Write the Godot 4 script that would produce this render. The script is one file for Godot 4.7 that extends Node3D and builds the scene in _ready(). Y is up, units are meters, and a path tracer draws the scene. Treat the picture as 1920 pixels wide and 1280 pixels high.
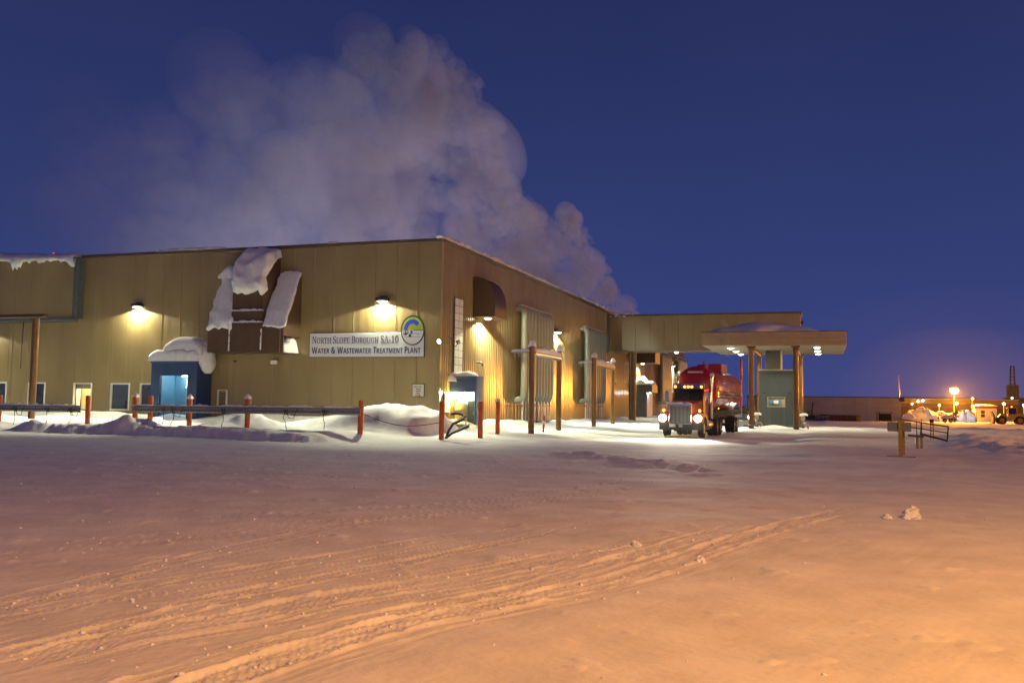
extends Node3D
# A snow-covered water treatment plant at dusk, a red tanker truck under the fill canopy.

const YAW := 19.1
var rng := RandomNumberGenerator.new()
var n_big := FastNoiseLite.new()
var n_mid := FastNoiseLite.new()
var n_fine := FastNoiseLite.new()
var n_streak := FastNoiseLite.new()
var cy := cos(deg_to_rad(YAW))
var sy := sin(deg_to_rad(YAW))
var used := {}
var M := {}
var tracks := []

# ---------------------------------------------------------------- helpers
func lin(r: float, g: float, b: float) -> Color:
	return Color(r, g, b).linear_to_srgb()

func noise(freq: float, oct := 4, sd := 1, type := FastNoiseLite.TYPE_SIMPLEX_SMOOTH) -> FastNoiseLite:
	var n := FastNoiseLite.new()
	n.noise_type = type
	n.seed = sd
	n.frequency = freq
	n.fractal_octaves = oct
	return n

func ntex(freq: float, lo: Color, hi: Color, sd := 1, size := 512, oct := 5) -> NoiseTexture2D:
	var t := NoiseTexture2D.new()
	t.width = size
	t.height = size
	t.seamless = true
	t.noise = noise(freq, oct, sd)
	var g := Gradient.new()
	g.set_color(0, lo)
	g.set_color(1, hi)
	t.color_ramp = g
	return t

func mat(called: String, c: Color, rough := 0.6, metal := 0.0) -> StandardMaterial3D:
	var m := StandardMaterial3D.new()
	m.resource_name = called
	m.albedo_color = c
	m.roughness = rough
	m.metallic = metal
	M[called] = m
	return m

func worn(m: StandardMaterial3D, t: Texture2D, scale: Vector3, bump: Texture2D = null, cm := 0.0) -> void:
	m.albedo_texture = t
	m.uv1_triplanar = true
	m.uv1_world_triplanar = true
	m.uv1_scale = scale
	if bump:
		m.heightmap_enabled = true
		m.heightmap_texture = bump
		m.heightmap_scale = cm

func glow(called: String, c: Color, e: float) -> StandardMaterial3D:
	var m := mat(called, Color(0.9, 0.9, 0.9), 0.4)
	m.emission_enabled = true
	m.emission = c
	m.emission_energy_multiplier = e
	return m

func mb() -> SurfaceTool:
	var st := SurfaceTool.new()
	st.begin(Mesh.PRIMITIVE_TRIANGLES)
	st.set_smooth_group(-1)
	return st

func tri(st: SurfaceTool, a: Vector3, b: Vector3, c: Vector3) -> void:
	st.add_vertex(a)
	st.add_vertex(c)
	st.add_vertex(b)

func quad(st: SurfaceTool, a: Vector3, b: Vector3, c: Vector3, d: Vector3) -> void:
	tri(st, a, b, c)
	tri(st, a, c, d)

func outward(st: SurfaceTool, p: Array, mid: Vector3) -> void:   # a convex polygon facing away from mid
	var n: Vector3 = (p[1] - p[0]).cross(p[2] - p[0])
	var c := Vector3.ZERO
	for v in p:
		c += v
	c /= p.size()
	var flip: bool = n.dot(c - mid) < 0.0
	for i in range(1, p.size() - 1):
		if flip:
			tri(st, p[0], p[i + 1], p[i])
		else:
			tri(st, p[0], p[i], p[i + 1])

func box(st: SurfaceTool, c: Vector3, s: Vector3, ch := 0.0, b := Basis()) -> void:
	st.set_smooth_group(-1)
	var h := s * 0.5
	ch = minf(ch, minf(h.x, minf(h.y, h.z)) * 0.6)
	for ax in 3:
		var u := (ax + 1) % 3
		var w := (ax + 2) % 3
		for sg in [-1.0, 1.0]:
			var p := []
			for k in [[-1, -1], [1, -1], [1, 1], [-1, 1]]:
				var v := Vector3.ZERO
				v[ax] = sg * h[ax]
				v[u] = k[0] * (h[u] - ch)
				v[w] = k[1] * (h[w] - ch)
				p.append(c + b * v)
			outward(st, p, c)
			if ch > 0.0:
				for sg2 in [-1.0, 1.0]:      # the chamfer between faces ax and u
					var q := []
					for k in [[0, -1], [0, 1], [1, 1], [1, -1]]:
						var v := Vector3.ZERO
						v[ax] = sg * (h[ax] - (ch if k[0] else 0.0))
						v[u] = sg2 * (h[u] - (0.0 if k[0] else ch))
						v[w] = k[1] * (h[w] - ch)
						q.append(c + b * v)
					outward(st, q, c)
	if ch > 0.0:
		for k in 8:
			var g := Vector3(1 if k & 1 else -1, 1 if k & 2 else -1, 1 if k & 4 else -1)
			var q := []
			for ax in 3:
				var v := Vector3.ZERO
				for j in 3:
					v[j] = g[j] * (h[j] - (0.0 if j == ax else ch))
				q.append(c + b * v)
			outward(st, q, c)

func tube(st: SurfaceTool, pts: Array, r: float, seg := 10, caps := true, r2 := -1.0) -> void:
	var n := pts.size()
	var rings := []
	var t0: Vector3 = (pts[1] - pts[0]).normalized()
	var side := t0.cross(Vector3.UP if absf(t0.y) < 0.9 else Vector3.RIGHT).normalized()
	for i in n:
		var t: Vector3 = (pts[mini(i + 1, n - 1)] - pts[maxi(i - 1, 0)]).normalized()
		side = (side - t * side.dot(t)).normalized()
		var up := side.cross(t)
		var rr := r if r2 < 0.0 else lerpf(r, r2, float(i) / (n - 1))
		var ring := []
		for k in seg:
			var a := TAU * k / seg
			ring.append(pts[i] + (side * cos(a) + up * sin(a)) * rr)
		rings.append(ring)
	st.set_smooth_group(1)
	for i in n - 1:
		for k in seg:
			var k2 := (k + 1) % seg
			quad(st, rings[i][k], rings[i + 1][k], rings[i + 1][k2], rings[i][k2])
	st.set_smooth_group(-1)
	if caps:
		outward(st, rings[0], pts[0] + t0 * 0.1 * r + t0)
		outward(st, rings[n - 1], pts[n - 2])

func lathe(st: SurfaceTool, prof: Array, xf: Transform3D, seg := 20, group := 1) -> void:   # prof: Vector2(radius, height) upward along local y
	for i in prof.size() - 1:
		st.set_smooth_group(group if group >= 0 else -1)
		for k in seg:
			var a := TAU * k / seg
			var b := TAU * (k + 1) / seg
			var p: Vector2 = prof[i]
			var q: Vector2 = prof[i + 1]
			var A := xf * Vector3(cos(a) * p.x, p.y, sin(a) * p.x)
			var B := xf * Vector3(cos(b) * p.x, p.y, sin(b) * p.x)
			var C := xf * Vector3(cos(b) * q.x, q.y, sin(b) * q.x)
			var D := xf * Vector3(cos(a) * q.x, q.y, sin(a) * q.x)
			if p.x > 1e-5:
				tri(st, A, C, B)
			if q.x > 1e-5:
				tri(st, A, D, C)
	st.set_smooth_group(-1)

func prism(st: SurfaceTool, poly: Array, z0: float, z1: float, xf := Transform3D(), smooth := false) -> void:   # counterclockwise polygon in x,y pushed from z0 to z1 (z1 > z0)
	var pk := PackedVector2Array(poly)
	if Geometry2D.is_polygon_clockwise(pk):
		pk.reverse()
	var ix := Geometry2D.triangulate_polygon(pk)
	st.set_smooth_group(-1)
	for i in range(0, ix.size(), 3):
		var a := pk[ix[i]]
		var b := pk[ix[i + 1]]
		var c := pk[ix[i + 2]]
		if (b - a).cross(c - a) < 0.0:
			var k := b
			b = c
			c = k
		tri(st, xf * Vector3(a.x, a.y, z1), xf * Vector3(b.x, b.y, z1), xf * Vector3(c.x, c.y, z1))
		tri(st, xf * Vector3(a.x, a.y, z0), xf * Vector3(c.x, c.y, z0), xf * Vector3(b.x, b.y, z0))
	if smooth:
		st.set_smooth_group(2)
	for i in pk.size():
		var a := pk[i]
		var b := pk[(i + 1) % pk.size()]
		quad(st, xf * Vector3(a.x, a.y, z0), xf * Vector3(b.x, b.y, z0), xf * Vector3(b.x, b.y, z1), xf * Vector3(a.x, a.y, z1))
	st.set_smooth_group(-1)

func mound(st: SurfaceTool, xf: Transform3D, w: float, d: float, h: float, sd: int, rough := 0.2, droop := 0.0, nu := 26, nv := 18, pw := 2.6, freq := 1.0) -> void:   # a closed lump of snow on a w x d footprint
	var nz := noise(freq, 3, sd)
	var g := []
	for j in nv + 1:
		var row := []
		for i in nu + 1:
			var u := sin(PI * (float(i) / nu - 0.5))
			var v := sin(PI * (float(j) / nv - 0.5))
			var e := pow(maxf(0.0, 1.0 - pow(absf(u), pw)), 1.0 / pw) * pow(maxf(0.0, 1.0 - pow(absf(v), pw)), 1.0 / pw)
			var x := u * w * 0.5
			var z := v * d * 0.5
			var nn := nz.get_noise_2d(x + 7.0 * sd, z)
			var rim := 1.0 + 0.10 * nz.get_noise_2d(x * 1.7 + 50.0, z * 1.7)
			row.append(Vector3(x * rim, h * e * (1.0 + rough * nn * 2.0) - droop * (1.0 - e) * (0.6 + nz.get_noise_2d(z * 2.0 + 9.0, x * 2.0)), z * rim))
		g.append(row)
	st.set_smooth_group(1)
	for j in nv:
		for i in nu:
			quad(st, xf * g[j][i], xf * g[j + 1][i], xf * g[j + 1][i + 1], xf * g[j][i + 1])
	st.set_smooth_group(2)
	for j in nv:
		for i in nu:
			var q := []
			for k in [[0, 0], [0, 1], [1, 1], [1, 0]]:
				var p: Vector3 = g[j + k[0]][i + k[1]]
				var rimmed: bool = (j + k[0]) in [0, nv] or (i + k[1]) in [0, nu]
				q.append(xf * (p if rimmed else Vector3(p.x * 0.98, -droop * 0.35, p.z * 0.98)))
			quad(st, q[0], q[1], q[2], q[3])
	st.set_smooth_group(-1)

func rock(st: SurfaceTool, at: Vector3, size: Vector3, sd: int, rough := 0.25, nu := 24, nv := 16, flat := -0.55) -> void:   # a rounded broken lump of snow; size is the full extent
	var nz := noise(1.0, 4, sd)
	var g := []
	for j in nv + 1:
		var row := []
		for i in nu:
			var a := TAU * i / nu
			var b := PI * (float(j) / nv - 0.5)
			var d := Vector3(cos(a) * cos(b), sin(b), sin(a) * cos(b))
			var k := 1.0 + rough * (nz.get_noise_3dv(d * 0.9 + Vector3.ONE * sd) * 1.5 + 0.5 * absf(nz.get_noise_3dv(d * 2.6)))
			var v := d * k * 0.5
			v.y = maxf(v.y, flat * 0.5)
			row.append(at + v * size)
		g.append(row)
	st.set_smooth_group(1)
	for j in nv:
		for i in nu:
			var i2 := (i + 1) % nu
			quad(st, g[j][i], g[j + 1][i], g[j + 1][i2], g[j][i2])
	st.set_smooth_group(-1)

func finish(st: SurfaceTool) -> ArrayMesh:
	st.generate_normals()
	return st.commit()

func numbered(called: String) -> String:
	var k: int = used.get(called, 0)
	used[called] = k + 1
	return called if k == 0 else "%s_%03d" % [called, k]

func put(called: String, mesh: Mesh, m: Material, parent: Node = self) -> MeshInstance3D:
	var o := MeshInstance3D.new()
	o.name = numbered(called) if parent == self else called
	o.mesh = mesh
	o.material_override = m
	parent.add_child(o, true)
	return o

func obj(called: String, st: SurfaceTool, m: Material, parent: Node = self) -> MeshInstance3D:
	return put(called, finish(st), m, parent)

func thing(called: String, label: String, category: String, at := Vector3.ZERO, turn := 0.0, group := "") -> Node3D:
	var o := Node3D.new()
	o.name = numbered(called)
	add_child(o)
	o.position = at
	o.rotation_degrees.y = turn
	tag(o, label, category, group)
	return o

func tag(o: Node, label: String, category: String, group := "") -> void:
	o.set_meta("label", label)
	o.set_meta("category", category)
	if group:
		o.set_meta("group", group)

func again(o: Node3D, label: String, at: Vector3, turn := 0.0) -> Node3D:
	var base := String(o.name)
	var r := o.duplicate() as Node3D
	r.name = numbered(base.substr(0, base.length() - 4) if base.right(4).begins_with("_0") else base)
	add_child(r)
	r.position = at
	r.rotation_degrees.y = turn
	r.set_meta("label", label)
	return r

func omni(parent: Node, at: Vector3, c: Color, e: float, size := 0.08) -> void:
	var l := OmniLight3D.new()
	l.name = "lamp_light"
	l.light_color = c
	l.light_energy = e
	l.light_size = size
	l.omni_range = 250.0
	l.omni_attenuation = 2.0
	l.shadow_enabled = true
	parent.add_child(l, true)
	l.position = at

func spot(parent: Node, at: Vector3, dir: Vector3, c: Color, e: float, angle: float, soft := 0.2, size := 0.08) -> void:
	var l := SpotLight3D.new()
	l.name = "lamp_beam"
	l.light_color = c
	l.light_energy = e
	l.light_size = size
	l.spot_range = 250.0
	l.spot_angle = angle
	l.spot_angle_attenuation = soft
	l.spot_attenuation = 2.0
	l.shadow_enabled = true
	parent.add_child(l, true)
	l.position = at
	l.basis = Basis.looking_at(dir.normalized(), Vector3.UP if absf(dir.normalized().y) < 0.95 else Vector3.RIGHT)

# ---------------------------------------------------------------- the snow surface
func seg_track(p: Vector2, tr: Array) -> Vector2:    # (distance across, distance along)
	var best := Vector2(99, 0)
	var run := 0.0
	for i in tr.size() - 1:
		var a: Vector2 = tr[i]
		var ab: Vector2 = tr[i + 1] - a
		var L := ab.length()
		var t := clampf((p - a).dot(ab) / (L * L), 0.0, 1.0)
		var d := (p - a - ab * t).length()
		if d < absf(best.x):
			best = Vector2(d * signf(ab.cross(p - a)), run + t * L)
		run += L
	return best

func gh(x: float, z: float) -> float:
	var h := 0.05 * n_big.get_noise_2d(x, z)
	var s := x * cy - z * sy          # to the right of and away from the place the photograph was taken
	var d := -x * sy - z * cy
	# the lane under the canopy is packed down; the yard beyond falls away
	h -= 0.15 * smoothstep(-14.5, -11.5, x) * (1.0 - smoothstep(-2.2, -0.4, x)) * smoothstep(-38.0, -44.0, z)
	h -= 0.9 * smoothstep(-80.0, -118.0, z) * smoothstep(-9.0, -3.0, x)
	# kerbed island of the fill booth
	h += 0.22 * exp(-pow((x + 3.9) / 2.6, 4.0) - pow((z + 73.0) / 6.5, 4.0))
	h += 0.22 * exp(-pow((x + 3.9) / 0.9, 2.0) - pow((z + 72.0) / 1.4, 2.0))
	# snow left unploughed behind the rail, with its cut face
	if x < -14.0 and z < -29.0 and z > -60.0:
		var edge := -31.7 + 0.30 * n_mid.get_noise_2d(x * 2.0, 3.0) + 1.3 * smoothstep(-27.0, -17.5, x)
		var keep := (1.0 - smoothstep(-19.6, -17.2, x)) * (1.0 - smoothstep(-37.6, -36.9, x) * (1.0 - smoothstep(-33.0, -32.4, x)))
		var cut := smoothstep(edge + 0.35, edge - 0.25, z)
		h += keep * cut * (0.34 + 0.10 * n_mid.get_noise_2d(x, z) + 0.16 * n_fine.get_noise_2d(x * 0.5, z * 0.5) * exp(-pow((z - edge + 0.2) / 0.7, 2.0))) * (1.0 - 0.55 * smoothstep(-33.5, -37.0, z))
		h += 0.10 * (1.0 - smoothstep(-22.0, -16.5, x)) * smoothstep(-34.0, -44.0, z) * (1.0 + 2.0 * n_mid.get_noise_2d(x * 0.4, z * 0.4))
		h += 0.36 * exp(-pow((x + 34.3) / 1.0, 4.0) - pow((z + 32.8) / 0.8, 4.0)) * (1.0 + 0.9 * n_fine.get_noise_2d(x * 0.3, z * 0.3))
		h += 0.40 * exp(-pow((x + 29.0) / 0.85, 4.0) - pow((z + 32.9) / 0.8, 4.0)) * (1.0 + 0.9 * n_fine.get_noise_2d(x * 0.3, z * 0.3))
		h += 0.75 * exp(-pow((x + 26.4) / 1.7, 2.0) - pow((z + 37.2) / 1.3, 2.0)) * (1.0 + 0.4 * n_fine.get_noise_2d(x * 0.2, z * 0.2))
		h += 0.45 * exp(-pow((x + 33.0) / 2.6, 2.0) - pow((z + 45.0) / 1.6, 2.0))
		h += 0.40 * exp(-pow((z + 47.9) / 1.6, 2.0)) * (1.0 - smoothstep(-22.0, -20.5, x))
		# the drift at the corner of the plant, cut off steeply on its right
		var dr := exp(-pow((x + 19.9) / 2.6, 4.0) - pow((z + 40.9) / 2.7, 4.0)) * (1.0 - smoothstep(-18.2, -17.55, x + 0.25 * n_mid.get_noise_2d(z * 1.5, 2.0)))
		h += 0.98 * dr * (1.0 + 0.25 * n_mid.get_noise_2d(x * 0.6, z * 0.6) + 0.10 * n_fine.get_noise_2d(x * 0.25, z * 0.25))
		h += 0.55 * exp(-pow((x + 23.0) / 3.2, 2.0) - pow((z + 41.5) / 2.6, 2.0))
	# snow against the long right-hand wall
	if x < -13.0 and z < -49.0:
		h += 0.22 * exp(-pow((x + 20.6) / 1.7, 2.0)) * (1.0 + 0.8 * n_mid.get_noise_2d(x * 0.5, z * 0.5))
		h += 0.12 * maxf(0.0, n_mid.get_noise_2d(x * 0.7, z * 0.35)) * smoothstep(-13.0, -15.0, x)
	# churned row where the trucks turn out
	if d > 17.0 and d < 42.0 and s > -2.5 and s < 10.0:
		var q := seg_track(Vector2(s, d), [Vector2(1.0, 31.5), Vector2(2.3, 29.5), Vector2(3.8, 26.6), Vector2(4.6, 23.4), Vector2(5.2, 19.0)])
		var amp := exp(-pow(q.x / 0.75, 2.0)) * smoothstep(0.0, 2.0, q.y) * (1.0 - smoothstep(8.5, 12.0, q.y))
		h += amp * (0.01 + 0.20 * maxf(0.0, n_fine.get_noise_2d(x * 0.28, z * 0.28) - 0.05) + 0.03 * n_fine.get_noise_2d(x, z))
	# the bank by the barrier on the right
	if x > -1.0 and d > 20.0 and d < 90.0:
		h += 0.34 * exp(-pow((x - 6.4 - 0.10 * (z + 40.0)) / 1.8, 2.0)) * exp(-pow((z + 42.0) / 9.0, 4.0)) * (1.0 + 0.9 * n_mid.get_noise_2d(x * 0.8, z * 0.8))
		h += (0.34 * maxf(0.0, n_mid.get_noise_2d(x * 0.25 + 31.0, z * 0.2)) + 0.10 * n_mid.get_noise_2d(x * 1.3, z * 0.7) + 0.10 * maxf(0.0, n_fine.get_noise_2d(x * 0.4, z * 0.3))) * smoothstep(28.0, 38.0, d) * smoothstep(4.0, 6.5, x)
	# the ploughed and driven foreground
	if d < 45.0:
		var near := 1.0 - smoothstep(20.0, 45.0, d)
		var al := s * 0.62 + d * 0.78
		var ac := s * 0.78 - d * 0.62
		h += near * (0.009 * n_streak.get_noise_2d(al * 0.07, ac * 1.0) + 0.002 * n_streak.get_noise_2d(al * 0.3 + 70.0, ac * 4.0) + 0.003 * n_mid.get_noise_2d(x * 2.0, z * 2.0))
		h += (1.0 - smoothstep(30.0, 45.0, d)) * smoothstep(8.0, 15.0, d) * 0.018 * n_streak.get_noise_2d(s * 0.05 + 11.0, d * 0.32 + s * 0.05)
		var clod := n_fine.get_noise_2d(x * 0.42 + 40.0, z * 0.42)
		h += near * 0.07 * maxf(0.0, clod - 0.44)
		if d < 24.0:
			for t in tracks:
				var bb: Rect2 = t.box
				if bb.has_point(Vector2(s, d)):
					var q := seg_track(Vector2(s, d), t.path)
					var aw: float = absf(q.x) / t.w
					if aw < 4.5 and t.w > 0.09:
						var wide: float = smoothstep(0.0, 1.2, q.y) * (1.0 - smoothstep(t.len - 2.5, t.len, q.y)) * t.amp * exp(-pow(aw / 2.6, 2.0))
						h += wide * (0.010 * n_streak.get_noise_2d(q.y * 0.6 + t.w * 300.0, q.x * 9.0) + 0.012 * maxf(0.0, n_fine.get_noise_2d(x * 1.2, z * 1.2) - 0.15))
					if aw < 1.5:
						var rag := n_fine.get_noise_2d(q.y * 0.9 + t.w * 90.0, q.x * 2.0)
						var fade: float = smoothstep(0.0, 0.8, q.y) * (1.0 - smoothstep(t.len - 2.5, t.len, q.y)) * t.amp * clampf(0.75 + 0.9 * n_streak.get_noise_2d(q.y * 0.3, t.w * 50.0), 0.1, 1.3)
						var tread := signf(sin(q.y * TAU / 0.085 + aw * 3.0)) * (0.5 + 0.5 * signf(sin(q.x * TAU / 0.07)))
						h += fade * ((0.0045 * tread + 0.012 * rag) * (1.0 - smoothstep(0.8, 1.05, aw)) - 0.010 * (1.0 - smoothstep(0.85, 1.1, aw)) + (0.018 + 0.026 * rag) * exp(-pow((aw - 1.08) / 0.16, 2.0)))
	return h

func ground() -> void:
	var r := PackedFloat32Array([1.2, 2.4, 3.3])
	var q := 3.7
	while q < 900.0:
		r.append(q)
		var step := maxf(0.011, q * q / 1640.0)
		if q < 62.0:
			step = minf(step, 0.42)
		else:
			step = q * 0.035
		q += step
	var ang := PackedFloat32Array()
	for i in 681:
		ang.append(deg_to_rad(-34.0 + 68.0 * i / 680.0))
	for i in range(1, 73):
		ang.append(deg_to_rad(34.0 + 292.0 * i / 73.0))
	var na := ang.size()
	var nr := r.size()
	var v := PackedVector3Array()
	v.resize(na * nr + 1)
	var nrm := PackedVector3Array()
	nrm.resize(na * nr + 1)
	var uv := PackedVector2Array()
	uv.resize(na * nr + 1)
	var k := 0
	for j in nr:
		var rr := r[j]
		for i in na:
			var s := sin(ang[i]) * rr
			var d := cos(ang[i]) * rr
			var x := s * cy - d * sy
			var z := -s * sy - d * cy
			v[k] = Vector3(x, gh(x, z), z)
			uv[k] = Vector2(x, z) * 0.25
			k += 1
	v[k] = Vector3(0, gh(0, 0), 0)
	nrm[k] = Vector3.UP
	for j in nr:
		for i in na:
			var a := v[mini(j + 1, nr - 1) * na + i] - v[maxi(j - 1, 0) * na + i]
			var b := v[j * na + (i + 1) % na] - v[j * na + (i + na - 1) % na]
			nrm[j * na + i] = b.cross(a).normalized()
	var ix := PackedInt32Array()
	ix.resize((nr - 1) * na * 6 + na * 3)
	k = 0
	for j in nr - 1:
		for i in na:
			var a := j * na + i
			var b := j * na + (i + 1) % na
			ix[k] = a
			ix[k + 1] = a + na
			ix[k + 2] = b + na
			ix[k + 3] = a
			ix[k + 4] = b + na
			ix[k + 5] = b
			k += 6
	for i in na:
		ix[k] = na * nr
		ix[k + 1] = i
		ix[k + 2] = (i + 1) % na
		k += 3
	var ar := []
	ar.resize(Mesh.ARRAY_MAX)
	ar[Mesh.ARRAY_VERTEX] = v
	ar[Mesh.ARRAY_NORMAL] = nrm
	ar[Mesh.ARRAY_TEX_UV] = uv
	ar[Mesh.ARRAY_INDEX] = ix
	var m := ArrayMesh.new()
	m.add_surface_from_arrays(Mesh.PRIMITIVE_TRIANGLES, ar)
	var o := put("snow_ground", m, M.ground)
	o.set_meta("kind", "structure")
	tag(o, "wide snow covered yard crossed by tyre tracks", "ground")

# ---------------------------------------------------------------- the setting's light
func _ready() -> void:
	rng.seed = 4
	var cam := Camera3D.new()
	cam.name = "camera"
	add_child(cam)
	cam.position = Vector3(0, 1.6, 0)
	cam.rotation_degrees = Vector3(3.82, YAW, 0.85)
	cam.fov = 40.77
	cam.near = 0.1
	cam.far = 3000.0
	cam.current = true
	var env := Environment.new()
	var sky := Sky.new()
	var sm := ProceduralSkyMaterial.new()
	sm.sky_top_color = Color(0.088, 0.114, 0.268)
	sm.sky_horizon_color = Color(0.215, 0.266, 0.50)
	sm.sky_curve = 0.28
	sm.ground_bottom_color = Color(0.16, 0.18, 0.32)
	sm.ground_horizon_color = Color(0.2, 0.25, 0.46)
	var thin := NoiseTexture2D.new()
	thin.width = 1024
	thin.height = 512
	thin.seamless = true
	thin.noise = noise(0.006, 5, 91)
	var ramp := Gradient.new()
	ramp.set_color(0, Color(0, 0, 0))
	ramp.set_color(1, Color(0.10, 0.10, 0.16))
	thin.color_ramp = ramp
	sm.sky_cover = thin
	sky.sky_material = sm
	env.background_mode = Environment.BG_SKY
	env.sky = sky
	env.tonemap_mode = Environment.TONE_MAPPER_LINEAR
	env.tonemap_exposure = 1.0
	env.sdfgi_enabled = true
	env.ssao_enabled = true
	env.ssil_enabled = true
	env.volumetric_fog_enabled = true
	env.volumetric_fog_density = 0.0
	var we := WorldEnvironment.new()
	we.name = "sky"
	we.environment = env
	add_child(we)

	n_big = noise(0.12, 3, 11)
	n_mid = noise(0.55, 3, 12)
	n_fine = noise(2.6, 3, 13)
	n_streak = noise(1.0, 4, 14)
	make_materials()
	lay_tracks()
	ground()
	plant()
	annex()
	plant_fittings()
	duct_hoods()
	front_shed()
	side_wall_things()
	bridge_and_canopy()
	booth()
	bollards_and_rails()
	pipe_frames()
	truck()
	pickup()
	yard_right()
	far_yard()
	steam()
	small_things()

func lay_tracks() -> void:
	var T := [
		[0.17, 1.1, Vector2(-2.3, 4.0), Vector2(-1.62, 5.3), Vector2(-0.81, 6.7), Vector2(0.03, 7.6), Vector2(1.1, 8.7), Vector2(2.15, 10.3), Vector2(4.03, 12.9), Vector2(6.0, 15.6)],
		[0.14, 0.8, Vector2(-1.9, 5.5), Vector2(-1.0, 6.85), Vector2(0.03, 8.02), Vector2(0.65, 8.95), Vector2(2.33, 11.4), Vector2(3.6, 13.2)],
		[0.13, 0.55, Vector2(-0.6, 8.3), Vector2(0.03, 9.1), Vector2(1.36, 10.4), Vector2(3.0, 12.4)],
		[0.12, 0.8, Vector2(-3.4, 5.2), Vector2(-3.15, 5.8), Vector2(-2.72, 6.5), Vector2(-2.4, 7.2), Vector2(-1.4, 8.8)],
		[0.2, 0.85, Vector2(-3.1, 5.4), Vector2(-2.6, 6.2), Vector2(-1.95, 6.85), Vector2(-1.53, 7.48), Vector2(-0.94, 8.1), Vector2(0.03, 9.2), Vector2(1.5, 11.0)],
		[0.12, 0.7, Vector2(-2.9, 6.9), Vector2(-2.37, 7.5), Vector2(-1.73, 8.4), Vector2(-0.6, 10.0), Vector2(1.0, 12.5)],
		[0.14, 0.6, Vector2(-4.6, 6.6), Vector2(-3.98, 7.3), Vector2(-3.55, 8.5), Vector2(-3.0, 10.0), Vector2(-2.0, 12.5)],
		[0.16, 0.6, Vector2(-4.4, 6.4), Vector2(-3.61, 7.5), Vector2(-2.67, 8.4), Vector2(-1.4, 10.2), Vector2(0.4, 13.0)],
		[0.14, 0.5, Vector2(-5.6, 9.0), Vector2(-3.6, 10.6), Vector2(-1.2, 13.0), Vector2(2.2, 17.0)],
		[0.14, 0.5, Vector2(-5.9, 11.4), Vector2(-3.5, 12.6), Vector2(-0.6, 15.0), Vector2(3.0, 20.0)],
	]
	for k in 16:
		var src: Array = T[rng.randi_range(0, 8)]
		var off := Vector2(rng.randf_range(-0.5, 0.5), rng.randf_range(-0.9, 0.9))
		var line := [rng.randf_range(0.03, 0.07), rng.randf_range(0.25, 0.6)]
		for i in range(2, src.size()):
			line.append(src[i] + off * (1.0 + 0.12 * i))
		T.append(line)
	for t in T:
		var path := t.slice(2) as Array
		var b := Rect2(path[0], Vector2.ZERO)
		var L := 0.0
		for i in path.size():
			b = b.expand(path[i])
			if i:
				L += (path[i] - path[i - 1]).length()
		tracks.append({"w": t[0], "amp": t[1], "path": path, "len": L, "box": b.grow(0.8)})

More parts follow.
